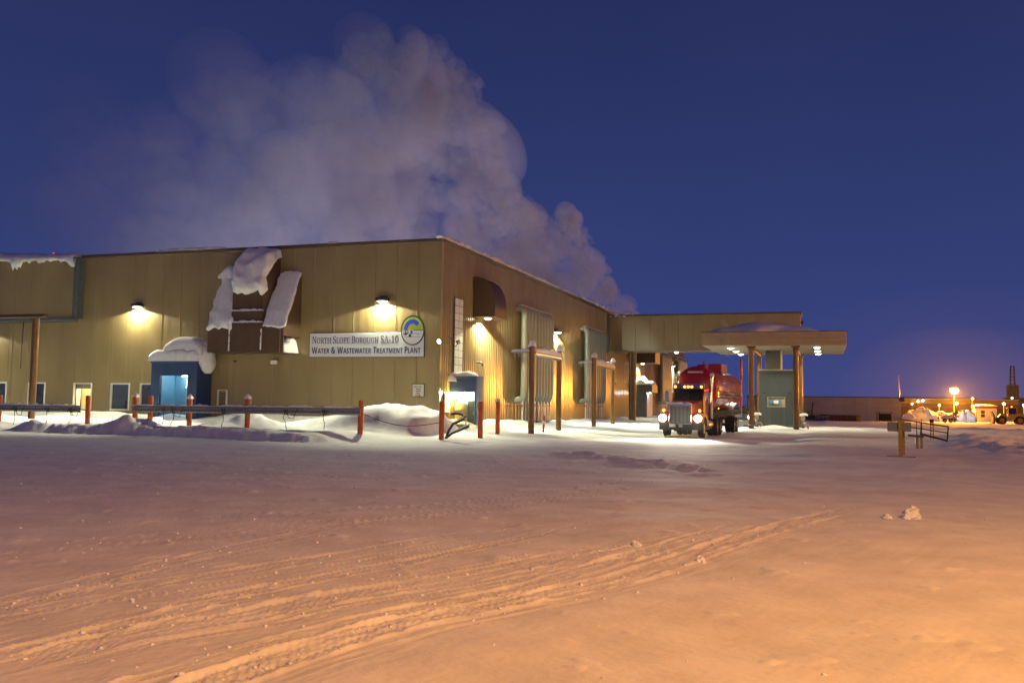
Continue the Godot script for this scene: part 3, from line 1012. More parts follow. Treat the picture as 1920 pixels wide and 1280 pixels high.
func draped(st: SurfaceTool, path: Array, x0: float, x1: float, thick: float, sd: int, rag := 0.12) -> void:   # snow lying on a sloped or curved roof; path: Vector2(out, up) from the wall downward
	var nz := noise(0.8, 3, sd)
	var pts := []
	var run := [0.0]
	for i in range(1, path.size()):
		run.append(run[i - 1] + (path[i] - path[i - 1]).length())
	var L: float = run[-1]
	var nv := 30
	var nu := 16
	var g := []
	var base := []
	for j in nv + 1:
		var s := L * (0.5 + 0.5 * sin(PI * (float(j) / nv - 0.5)))
		var i := 0
		while i < path.size() - 2 and run[i + 1] < s:
			i += 1
		var p: Vector2 = path[i].lerp(path[i + 1], (s - run[i]) / (run[i + 1] - run[i]))
		var i2 := clampi(i + (1 if (s - run[i]) / (run[i + 1] - run[i]) > 0.5 else -1), 0, path.size() - 2)
		var dir: Vector2 = ((path[i + 1] - path[i]).normalized() + (path[i2 + 1] - path[i2]).normalized()).normalized()
		var nrm := Vector2(-dir.y, dir.x)
		var v := 2.0 * s / L - 1.0
		var row := []
		var brow := []
		for k in nu + 1:
			var u := sin(PI * (float(k) / nu - 0.5))
			var x := lerpf(x0, x1, 0.5 + 0.5 * u)
			var e := pow(maxf(0.0, 1.0 - pow(absf(u), 5.0)), 0.25) * pow(maxf(0.0, 1.0 - pow(absf(v), 7.0)), 0.25)
			var t := thick * e * (1.0 + 0.45 * nz.get_noise_2d(x, s) + 0.25 * v * -1.0)
			var sx := rag * nz.get_noise_2d(s * 1.2 + 20.0 * signf(u), 3.0) * absf(u) * 1.6
			var sv := rag * nz.get_noise_2d(x * 1.6, 30.0 + signf(v) * 9.0) * pow(absf(v), 6.0) * 2.2
			var q := p + dir * sv + nrm * t
			row.append(Vector3(x + sx, q.y, q.x))
			var b := p + dir * sv - nrm * 0.03
			brow.append(Vector3(x + sx, b.y, b.x))
		g.append(row)
		base.append(brow)
	st.set_smooth_group(1)
	for j in nv:
		for k in nu:
			quad(st, g[j][k], g[j + 1][k], g[j + 1][k + 1], g[j][k + 1])
			quad(st, base[j][k], base[j][k + 1], base[j + 1][k + 1], base[j + 1][k])
	for j in nv:
		quad(st, g[j][0], base[j][0], base[j + 1][0], g[j + 1][0])
		quad(st, g[j][nu], g[j + 1][nu], base[j + 1][nu], base[j][nu])
	for k in nu:
		quad(st, g[0][k], g[0][k + 1], base[0][k + 1], base[0][k])
		quad(st, g[nv][k], base[nv][k], base[nv][k + 1], g[nv][k + 1])
	st.set_smooth_group(-1)

func sideways(st: SurfaceTool, prof: Array, x0: float, x1: float) -> void:   # prof: (out, up) pushed along x
	prism(st, prof, -x1, -x0, Transform3D(Basis(Vector3(0, 0, 1), Vector3(0, 1, 0), Vector3(-1, 0, 0)), Vector3.ZERO))

func duct_hoods() -> void:
	var at := Vector3(-32.76, 4.36, -47.98)
	var D := thing("intake_hood", "cluster of three brown intake hoods under thick snow on the front wall", "hood", at)
	var st := mb()
	sideways(st, [Vector2(0, 0), Vector2(1.8, 0), Vector2(1.8, 1.45), Vector2(0.1, 5.0), Vector2(0, 5.0)], -2.66, -1.07)
	obj("side_hood", st, M.brown, D)
	st = mb()
	sideways(st, [Vector2(0, 0), Vector2(1.83, 0), Vector2(1.83, 1.75), Vector2(1.76, 1.78), Vector2(1.76, 2.45), Vector2(1.69, 2.48), Vector2(1.69, 3.5), Vector2(1.58, 4.2), Vector2(1.3, 4.95), Vector2(0.85, 5.5), Vector2(0.35, 5.8), Vector2(0, 5.9)], -1.05, 1.11)
	obj("middle_hood", st, M.brown, D)
	st = mb()
	sideways(st, [Vector2(0, 1.45), Vector2(1.8, 1.45), Vector2(0.1, 4.75), Vector2(0, 4.75)], 1.13, 2.63)
	box(st, Vector3(1.88, 0.72, 1.765), Vector3(1.5, 1.44, 0.07), 0.01)
	box(st, Vector3(1.88, -0.02, 0.9), Vector3(1.5, 0.06, 1.66), 0.01)
	obj("side_hood", st, M.brown, D)
	st = mb()
	box(st, Vector3(2.60, 1.20, 0.88), Vector3(0.05, 0.49, 1.69), 0.008)
	obj("side_panel", st, M.brown, D)
	for x in [-1.06, 1.12, 2.42]:
		st = mb()
		box(st, Vector3(x, 0.72, 1.86), Vector3(0.05, 1.5, 0.05), 0.01)
		obj("seam_strip", st, M.coping, D)
	# frost lying on the ledges
	for q in [[Vector3(0.03, 1.77, 1.78), 2.1, 0.10], [Vector3(0.03, 2.47, 1.71), 2.1, 0.10], [Vector3(-1.07, 0.7, 1.87), 0.09, 1.3], [Vector3(1.14, 0.75, 1.87), 0.09, 1.2]]:
		st = mb()
		if q[1] > 1.0:
			mound(st, Transform3D(Basis(), q[0]), q[1], 0.15, 0.10, 3, 0.6, 0.03, 30, 6, 5.0, 2.0)
		else:
			mound(st, Transform3D(Basis(Vector3(1, 0, 0), Vector3(0, 0, 1), Vector3(0, -1, 0)), q[0]), q[1], q[2], 0.05, 4, 0.8, 0.0, 6, 24, 3.0, 2.0)
		obj("frost", st, M.snow, D)
	st = mb()
	draped(st, [Vector2(-0.02, 5.25), Vector2(0.35, 4.75), Vector2(1.1, 3.0), Vector2(1.86, 1.43)], -2.72, -0.95, 0.30, 41)
	mound(st, Transform3D(Basis(), Vector3(-1.95, 4.7, 0.35)), 1.9, 0.9, 0.75, 42, 0.2, 0.1)
	var o := obj("snow_slab", st, M.snow)
	o.position = at
	tag(o, "snow slab on the left sloping hood of the front wall", "snow", "")
	st = mb()
	draped(st, [Vector2(-0.02, 5.92), Vector2(0.35, 5.82), Vector2(0.85, 5.5), Vector2(1.3, 4.95), Vector2(1.58, 4.2), Vector2(1.69, 3.5)], -1.15, 1.22, 0.55, 43, 0.16)
	o = obj("snow_slab", st, M.snow)
	o.position = at
	tag(o, "thickest snow slab, bulging over the tall rounded middle hood", "snow")
	st = mb()
	draped(st, [Vector2(-0.02, 4.98), Vector2(0.1, 4.77), Vector2(0.95, 3.1), Vector2(1.82, 1.45)], 1.13, 2.70, 0.16, 45, 0.1)
	o = obj("snow_slab", st, M.snow)
	o.position = at
	tag(o, "thin snow slab on the right sloping hood, nearest the name board", "snow")
	st = mb()
	mound(st, Transform3D(Basis(), Vector3(0, 0, 0)), 1.40, 1.55, 0.62, 46, 0.1, 0.02, 20, 20, 4.0)
	mound(st, Transform3D(Basis(), Vector3(0.16, 0.0, -0.42)), 1.1, 0.85, 1.05, 47, 0.15, 0.0, 16, 16, 2.2)
	o = obj("snow_heap", st, M.snow)
	o.position = at + Vector3(1.93, 0.0, 0.86)
	tag(o, "lamp lit snow heap inside the open side of the right hood", "snow")

func front_shed() -> void:
	var S := thing("entrance_shed", "blue entrance shed with a lit doorway on the flat front wall", "shed", Vector3(-38.12, 0, -48.0))
	var st := mb()
	# local x -1.71 .. 1.71, z 0 .. 1.4
	for r in strips(-1.71, 1.71, -0.3, 3.75, [Rect2(-1.03, -0.3, 2.05, 3.26)]):
		if r.size.y > 0.01:
			box(st, Vector3(r.get_center().x, r.get_center().y, 1.36), Vector3(r.size.x, r.size.y, 0.10))
	box(st, Vector3(1.66, 1.72, 0.66), Vector3(0.10, 4.05, 1.30))
	box(st, Vector3(-1.66, 1.72, 0.66), Vector3(0.10, 4.05, 1.30))
	obj("wall", st, M.blue, S)
	st = mb()
	box(st, Vector3(0, 3.80, 0.72), Vector3(3.56, 0.09, 1.48), 0.015)
	obj("roof", st, M.blue, S)
	st = mb()
	box(st, Vector3(-1.00, 1.4, 0.66), Vector3(0.06, 3.4, 1.29))
	obj("inner_wall", st, M.lit_blue, S)
	st = mb()
	box(st, Vector3(0.0, 3.02, 0.66), Vector3(2.0, 0.06, 1.29))
	obj("ceiling", st, M.lit_blue, S)
	st = mb()
	box(st, Vector3(0.03, 1.4, 0.06), Vector3(1.98, 3.2, 0.06))
	obj("back_wall", st, M.lit_blue, S)
	st = mb()
	box(st, Vector3(0.45, 1.08, 0.115), Vector3(1.05, 2.2, 0.05), 0.01)
	var door := obj("door", st, mat("door_grey", lin(0.17, 0.23, 0.25), 0.5), S)
	st = mb()
	box(st, Vector3(0.55, 1.45, 0.145), Vector3(0.26, 0.34, 0.01))
	obj("notice", st, M.plaster, door)
	st = mb()
	tube(st, [Vector3(0.05, 1.0, 0.14), Vector3(0.05, 1.0, 0.2), Vector3(0.17, 1.0, 0.2)], 0.02, 8)
	obj("handle", st, M.steel, door)
	st = mb()
	box(st, Vector3(0.45, 2.55, 0.115), Vector3(1.05, 0.5, 0.05), 0.01)
	obj("transom", st, M.plaster, S)
	st = mb()
	box(st, Vector3(0.45, 2.25, 0.15), Vector3(1.1, 0.06, 0.08), 0.01)
	obj("ledge", st, M.white, S)
	st = mb()
	box(st, Vector3(0.25, 2.955, 0.60), Vector3(0.46, 0.07, 0.18), 0.02)
	var lamp := obj("ceiling_lamp", st, M.lamp_cold, S)
	omni(lamp, Vector3(0.25, 2.93, 0.60), Color(0.95, 1.0, 0.92), 2.2, 0.08)
	st = mb()
	mound(st, Transform3D(Basis(), Vector3(0.05, 0, 0.75)), 3.60, 1.75, 0.74, 51, 0.08, 0.0, 40, 24, 5.0)
	mound(st, Transform3D(Basis(), Vector3(0.52, 0.36, 0.68)), 2.85, 1.6, 1.12, 52, 0.05, 0.0, 40, 28, 3.2, 0.5)
	rock(st, Vector3(1.55, 0.32, 0.70), Vector3(1.25, 1.55, 1.55), 53, 0.12, 36, 24, -1.0)
	rock(st, Vector3(1.88, -0.08, 0.62), Vector3(0.72, 1.3, 1.3), 57, 0.16, 30, 24, -1.0)
	rock(st, Vector3(1.20, 0.95, 0.6), Vector3(1.5, 0.9, 1.2), 58, 0.10, 30, 20, -1.0)
	var o := obj("snow_heap", st, M.snow)
	o.position = Vector3(-38.12, 3.85, -48.0)
	tag(o, "tall two tiered snow cap slumping off the blue front shed", "snow")

func side_wall_things() -> void:
	# rounded hood high on the long side
	var H := thing("wall_hood", "brown quarter round hood high on the ribbed side wall near the corner", "hood", Vector3(-20.99, 6.97, -53.1))
	var st := mb()
	prism(st, [Vector2(0, 0), Vector2(1.45, 0), Vector2(1.45, 0.85), Vector2(1.42, 1.15), Vector2(1.32, 1.5), Vector2(1.17, 1.82), Vector2(0.96, 2.1), Vector2(0.7, 2.3), Vector2(0.36, 2.43), Vector2(0, 2.48)], -2.1, 0.0)
	obj("body", st, M.brown, H)
	st = mb()
	box(st, Vector3(0.73, -0.03, -1.05), Vector3(1.52, 0.06, 2.18), 0.01)
	obj("bottom_flange", st, M.brown, H)
	st = mb()
	lathe(st, [Vector2(0, -0.09), Vector2(0.14, -0.08), Vector2(0.2, -0.03), Vector2(0.2, 0.0), Vector2(0, 0.0)], Transform3D(Basis(), Vector3(0.55, -0.062, -1.2)), 16)
	var lamp := obj("lamp", st, M.lamp_white, H)
	spot(lamp, Vector3(0.45, -0.20, -1.2), Vector3(0.05, -1, 0), Color(1.0, 0.98, 0.80), 85.0, 74.0, 0.12)
	spot(lamp, Vector3(0.5, -0.21, -1.2), Vector3(1.0, -0.9, 0.35), Color(1.0, 0.98, 0.80), 190.0, 30.0, 0.35)
	spot(lamp, Vector3(0.6, -0.16, -1.3), Vector3(0.06, -0.03, -1.0), Color(1.0, 1.0, 0.80), 70.0, 16.0, 0.5)
	# boxy hood beyond the canopy
	H = thing("wall_hood", "boxy brown hood on the far side wall behind the bridge legs", "hood", Vector3(-20.99, 6.34, -104.4))
	st = mb()
	box(st, Vector3(1.1, 0.95, -1.6), Vector3(2.2, 1.9, 3.2), 0.02)
	obj("body", st, M.brown, H)
	st = mb()
	box(st, Vector3(1.1, 0.62, 0.02), Vector3(2.2, 0.05, 0.04), 0.01)
	obj("seam_strip", st, M.coping, H)
	st = mb()
	lathe(st, [Vector2(0, -0.09), Vector2(0.14, -0.08), Vector2(0.2, -0.03), Vector2(0.2, 0.0), Vector2(0, 0.0)], Transform3D(Basis(), Vector3(0.6, -0.002, -0.8)), 16)
	lamp = obj("lamp", st, M.lamp_white, H)
	spot(lamp, Vector3(0.5, -0.14, -0.8), Vector3(0.1, -1, 0), Color(1.0, 0.98, 0.8), 60.0, 70.0, 0.15)
	# near vestibule, open towards the yard
	var V := thing("side_entrance", "small dark blue entrance on the ribbed side wall, open and brightly lit", "shed", Vector3(-20.99, 0, -49.6))
	st = mb()
	box(st, Vector3(0.80, 2.60, -0.05), Vector3(1.68, 0.84, 0.10), 0.01)
	box(st, Vector3(1.60, 1.35, -0.55), Vector3(0.10, 3.34, 0.90))
	box(st, Vector3(0.80, 1.35, -1.05), Vector3(1.68, 3.34, 0.10))
	obj("wall", st, M.blue, V)
	st = mb()
	box(st, Vector3(0.82, 3.06, -0.52), Vector3(1.78, 0.08, 1.24), 0.01)
	obj("roof", st, M.blue, V)
	st = mb()
	box(st, Vector3(1.53, 1.1, -0.55), Vector3(0.03, 2.2, 0.88))
	box(st, Vector3(0.78, 1.1, -0.98), Vector3(1.46, 2.2, 0.03))
	obj("inner_wall", st, M.lit_blue, V)
	st = mb()
	box(st, Vector3(0.78, 2.22, -0.55), Vector3(1.5, 0.04, 0.88))
	obj("ceiling", st, M.white, V)
	st = mb()
	box(st, Vector3(0.9, 2.17, -0.6), Vector3(0.42, 0.06, 0.20), 0.02)
	lamp = obj("ceiling_lamp", st, M.lamp_cold, V)
	omni(lamp, Vector3(0.9, 2.15, -0.6), Color(0.95, 1, 0.92), 5.0, 0.08)
	st = mb()
	lathe(st, [Vector2(0, -0.2), Vector2(0.16, -0.15), Vector2(0.2, 0), Vector2(0.16, 0.15), Vector2(0, 0.2)], Transform3D(Basis(), Vector3(0.30, 1.95, 0.02)), 14)
	lamp = obj("wall_globe", st, M.lamp_warm, V)
	omni(lamp, Vector3(0.30, 1.95, 0.02), Color(1, 0.9, 0.55), 6.0, 0.15)
	st = mb()
	mound(st, Transform3D(Basis(), Vector3(0.75, 0, -0.5)), 1.5, 1.1, 0.28, 61, 0.3, 0.05)
	mound(st, Transform3D(Basis(), Vector3(0.15, -0.3, 0.06)), 0.55, 0.26, 0.35, 62, 0.2, 0.0)
	var o := obj("snow_heap", st, M.snow)
	o.position = Vector3(-20.99, 3.11, -49.6)
	tag(o, "low snow cap on the open side entrance near the corner", "snow")
	var B := thing("storage_drum", "khaki drum standing inside the lit side entrance", "drum", Vector3(-20.38, 0.0, -50.12))
	st = mb()
	lathe(st, [Vector2(0.0, 0.0), Vector2(0.42, 0.0), Vector2(0.44, 0.1), Vector2(0.42, 0.5), Vector2(0.45, 0.55), Vector2(0.42, 0.6), Vector2(0.42, 1.1), Vector2(0.45, 1.15), Vector2(0.42, 1.2), Vector2(0.42, 1.55), Vector2(0.0, 1.55)], Transform3D(), 24)
	obj("body", st, M.khaki, B)
	var C := thing("steel_locker", "grey locker beside the drum in the lit side entrance", "locker", Vector3(-19.75, 0.0, -50.2))
	st = mb()
	box(st, Vector3(0, 0.85, 0), Vector3(0.46, 1.7, 0.5), 0.02)
	obj("body", st, M.booth, C)
	st = mb()
	box(st, Vector3(0.15, 0.95, 0.265), Vector3(0.04, 0.2, 0.03), 0.01)
	obj("handle", st, M.steel, C)
	var N := thing("wall_notice", "tall pale notice fixed to the side wall beside the lit entrance", "sign", Vector3(-20.93, 1.0, -49.1), 90)
	st = mb()
	box(st, Vector3(0, 0.55, 0.02), Vector3(0.75, 1.1, 0.03), 0.008)
	obj("panel", st, M.plaster, N)
	st = mb()
	for q in [[0.92, 0.4], [0.78, 0.5], [0.66, 0.45], [0.5, 0.5], [0.38, 0.42], [0.2, 0.3]]:
		box(st, Vector3(0, q[0], 0.037), Vector3(q[1], 0.05, 0.003))
	obj("faded_line", st, M.grime, N)
	var K := thing("wooden_crate", "low wooden crate on the snow in front of the lit side entrance", "crate", Vector3(-19.4, -0.1, -46.9), 8)
	for k in 3:
		st = mb()
		box(st, Vector3(0, 0.09 + k * 0.17, 0), Vector3(1.0, 0.15, 0.7), 0.015)
		obj("plank", st, M.khaki, K)
	# far shed
	V = thing("side_entrance", "grey blue entrance shed on the far side wall behind the bridge legs", "shed", Vector3(-20.99, 0, -104.3))
	st = mb()
	box(st, Vector3(0.62, 1.85, -1.8), Vector3(1.24, 4.1, 3.6), 0.02)
	obj("wall", st, M.slate, V)
	st = mb()
	box(st, Vector3(1.55, 3.45, -1.8), Vector3(0.62, 0.9, 3.6), 0.02)
	obj("header", st, M.slate, V)
	st = mb()
	box(st, Vector3(1.27, 1.45, -1.8), Vector3(0.03, 3.0, 3.5))
	obj("door", st, M.lit_blue, V)
	st = mb()
	box(st, Vector3(1.5, 2.97, -0.7), Vector3(0.14, 0.06, 0.4), 0.02)
	lamp = obj("ceiling_lamp", st, M.lamp_cold, V)
	omni(lamp, Vector3(1.5, 2.95, -0.7), Color(0.9, 1, 1), 3.0, 0.06)
	st = mb()
	mound(st, Transform3D(Basis(), Vector3(0.5, 0, -1.2)), 1.4, 2.8, 0.75, 63, 0.3, 0.02)
	mound(st, Transform3D(Basis(), Vector3(1.55, 0, -0.8)), 0.95, 2.0, 0.4, 64, 0.2, 0.1)
	o = obj("snow_heap", st, M.snow)
	o.position = Vector3(-20.99, 3.92, -104.3)
	tag(o, "snow cap on the far grey blue entrance shed behind the bridge legs", "snow")
	# banks of vertical pipes
	var bank := make_bank()
	bank.position = Vector3(-20.98, 0, -61.3)
	tag(bank, "bank of tall green grey pipes on the side wall behind the nearest pipe frame", "pipe bank", "pipe banks on the side wall")
	again(bank, "bank of tall green grey pipes on the side wall behind the second pipe frame", Vector3(-20.98, 0, -79.1))
	again(bank, "bank of tall green grey pipes seen under the bridge, left of the tanker", Vector3(-20.98, 0, -118.0))
	again(bank, "farthest bank of tall pipes at the end of the side wall above the tanker", Vector3(-20.98, 0, -132.2))
	# small spouts
	for q in [[-53.9, 4.0, "small brown spout on the side wall right of the lit side entrance"], [-92.0, 3.8, "small hooked spout low on the side wall left of the bridge legs"]]:
		st = mb()
		tube(st, [Vector3(0, 0.1, 0), Vector3(0.25, 0.1, 0), Vector3(0.38, 0.02, 0), Vector3(0.40, -0.14, 0)], 0.06, 10)
		o = obj("wall_spout", st, M.brown)
		o.position = Vector3(-21.0, q[1], q[0])
		tag(o, q[2], "spout")

func make_bank() -> Node3D:
	var B := thing("pipe_bank", "", "pipe bank")
	var pipe := mb()
	var path := []
	for k in 7:
		var a := PI / 2 * k / 6.0
		path.append(Vector3(0.58 - 0.42 * (1.0 - sin(a)), 1.75 + 0.42 * (1.0 - cos(a)) - 0.42 + 0.42, 0))
	path = [Vector3(-0.02, 1.78, 0), Vector3(0.18, 1.78, 0), Vector3(0.36, 1.83, 0), Vector3(0.49, 1.95, 0), Vector3(0.56, 2.12, 0), Vector3(0.58, 2.35, 0), Vector3(0.58, 7.75, 0), Vector3(0.56, 7.98, 0), Vector3(0.49, 8.16, 0), Vector3(0.36, 8.28, 0), Vector3(0.18, 8.33, 0), Vector3(-0.02, 8.33, 0)]
	tube(pipe, path, 0.21, 16)
	var pm := finish(pipe)
	var drain := mb()
	tube(drain, [Vector3(0.5, 1.75, 0), Vector3(0.5, 0.25, 0), Vector3(0.5, -0.2, 0)], 0.065, 8)
	lathe(drain, [Vector2(0.065, 0.2), Vector2(0.13, 0.12), Vector2(0.15, -0.1), Vector2(0.0, -0.1)], Transform3D(Basis(), Vector3(0.5, 0.05, 0)), 10)
	var dm := finish(drain)
	var frost := mb()
	mound(frost, Transform3D(Basis(), Vector3(0.30, 0, 0)), 0.5, 0.24, 0.10, 71, 0.3, 0.03, 12, 10, 2.4, 2.0)
	var fm := finish(frost)
	for k in 10:
		var z := -0.25 - k * 0.745
		put("pipe", pm, M.pipe, B).position = Vector3(0, 0, z)
		put("drain_pipe", dm, M.white, B).position = Vector3(0, 0, z)
		put("frost", fm, M.snow, B).position = Vector3(0, 8.49, z)
		put("frost", fm, M.snow, B).position = Vector3(0.0, 1.97, z)
	var st := mb()
	box(st, Vector3(0.5, 1.42, -3.6), Vector3(0.12, 0.10, 7.3), 0.01)
	obj("header_rail", st, M.slate, B)
	return B

func bridge_and_canopy() -> void:
	var B := thing("pipe_bridge", "tan enclosed bridge from the plant to the fill canopy", "bridge", Vector3(-21.0, 6.97, -90.0))
	for k in 13:
		var st := mb()
		box(st, Vector3(0.71 + k * 1.42, 1.73, -0.06), Vector3(1.412, 3.42, 0.12), 0.014)
		obj("wall_panel", st, M.tan, B)
	var st := mb()
	box(st, Vector3(9.23, 1.73, -1.8), Vector3(18.4, 3.38, 3.3))
	obj("core", st, M.canopy, B)
	st = mb()
	box(st, Vector3(9.25, 3.5, -1.8), Vector3(18.62, 0.14, 3.9), 0.03)
	obj("coping", st, M.coping, B)
	st = mb()
	box(st, Vector3(9.25, 0.0, -1.8), Vector3(18.5, 0.10, 3.7), 0.02)
	obj("soffit", st, M.canopy, B)
	st = mb()
	box(st, Vector3(0.10, 1.7, 0.18), Vector3(0.28, 3.9, 0.3), 0.02)
	obj("downpipe", st, M.slate, B)
	st = mb()
	box(st, Vector3(18.62, 2.6, -0.5), Vector3(0.25, 0.34, 0.34), 0.03)
	obj("end_box", st, M.brown, B)
	st = mb()
	mound(st, Transform3D(), 2.6, 0.9, 0.22, 81, 0.5, 0.25, 30, 10)
	var o := obj("snow_patch", st, M.snow)
	o.position = Vector3(-19.6, 10.55, -90.3)
	tag(o, "small snow patch on the bridge roof where it meets the plant", "snow")
	for q in [[-18.75, -90.6, "left hand leg of the close pair under the tan bridge"], [-18.3, -90.1, "right hand leg of the close pair under the tan bridge"]]:
		var L := thing("bridge_leg", q[2], "post", Vector3(q[0], 0, q[1]), 0, "legs under the bridge")
		st = mb()
		tube(st, [Vector3(0, -0.9, 0), Vector3(0, 6.92, 0)], 0.19, 16)
		obj("shaft", st, M.post, L)
		st = mb()
		box(st, Vector3(0, 6.86, 0), Vector3(0.5, 0.1, 0.5), 0.01)
		obj("cap_plate", st, M.post, L)
	# canopy
	var C := thing("fill_canopy", "flat tan canopy with snow on top over the fill booth", "canopy", Vector3(-3.85, 6.0, -74.15))
	for k in 4:
		st = mb()
		box(st, Vector3(0, 0.12 + k * 0.235, 6.12), Vector3(10.0, 0.228, 0.07 + 0.015 * k), 0.012)
		obj("fascia_board", st, M.canopy, C)
		st = mb()
		box(st, Vector3(4.985, 0.12 + k * 0.235, 0), Vector3(0.07, 0.228, 12.16), 0.012)
		obj("fascia_board", st, M.canopy, C)
	st = mb()
	box(st, Vector3(-0.02, 0.45, 0), Vector3(9.9, 0.88, 12.1))
	obj("core", st, M.canopy, C)
	st = mb()
	box(st, Vector3(0, 0.0, 0), Vector3(9.9, 0.05, 12.1), 0.01)
	obj("soffit", st, M.canopy, C)
	st = mb()
	box(st, Vector3(0, 0.95, 0), Vector3(10.06, 0.07, 12.36), 0.015)
	obj("coping", st, M.coping, C)
	st = mb()
	mound(st, Transform3D(), 8.2, 11.2, 1.15, 82, 0.12, 0.0, 40, 40, 1.7, 0.25)
	o = obj("snow_heap", st, M.snow)
	o.position = Vector3(-4.6, 6.98, -74.4)
	tag(o, "broad low snow mound on top of the flat canopy", "snow")
	for q in [[-5.38, -69.0, "front left post of the fill canopy"], [-2.26, -69.0, "front right post of the fill canopy"], [-5.55, -79.5, "rear left post of the fill canopy behind the booth"], [-2.26, -79.5, "rear right post of the fill canopy behind the booth"]]:
		var L := thing("canopy_post", "brown steel " + q[2], "post", Vector3(q[0], 0, q[1]), 0, "posts of the fill canopy")
		st = mb()
		tube(st, [Vector3(0, -0.3, 0), Vector3(0, 5.96, 0)], 0.20, 20)
		obj("shaft", st, M.post, L)
		st = mb()
		box(st, Vector3(0, 5.92, 0), Vector3(0.62, 0.10, 0.5), 0.01)
		lathe(st, [Vector2(0.21, 0), Vector2(0.25, 0.02), Vector2(0.25, 0.14), Vector2(0.21, 0.16)], Transform3D(Basis(), Vector3(0, 5.66, 0)), 20)
		obj("collar", st, M.post, L)
		if q[1] > -75.0:
			st = mb()
			box(st, Vector3(0, 0.22, 0), Vector3(1.1, 0.12, 0.9), 0.02)
			obj("base_plate", st, M.slate, L)
	for x in [-5.45, -2.26]:
		st = mb()
		box(st, Vector3(0, -0.16, 0), Vector3(0.16, 0.2, 10.2), 0.01)
		o = obj("beam", st, M.post, C)
		o.position = Vector3(x + 3.85, 0, 0)
	var where := ["front", "middle", "rear"]
	for s in [[-6.9, "left"], [-0.83, "right"]]:
		for k in 3:
			soffit_lamp("%s lamp of three under the %s side of the fill canopy" % [where[k], s[1]], Vector3(s[0], 5.97, -69.6 - 4.1 * k), 18.0, "lamps under the fill canopy")
	soffit_lamp("single round lamp under the tan bridge above the tanker", Vector3(-14.36, 6.92, -91.6), 20.0, "")

func soffit_lamp(label: String, at: Vector3, e: float, group: String) -> void:
	var L := thing("soffit_lamp", label, "lamp", at, 0, group)
	var st := mb()
	lathe(st, [Vector2(0.0, 0.02), Vector2(0.30, 0.02), Vector2(0.30, -0.06), Vector2(0.25, -0.08), Vector2(0.24, -0.03), Vector2(0.0, -0.03)], Transform3D(), 20, -1)
	obj("ring", st, M.steel, L)
	st = mb()
	lathe(st, [Vector2(0.0, -0.035), Vector2(0.235, -0.035), Vector2(0.23, -0.08), Vector2(0.15, -0.15), Vector2(0.0, -0.17)], Transform3D(), 20)
	obj("lens", st, M.lamp_white, L)
	spot(L, Vector3(0, -0.2, 0), Vector3(0, -1, 0), Color(1.0, 0.97, 0.80), e, 76.0, 0.25, 0.15)

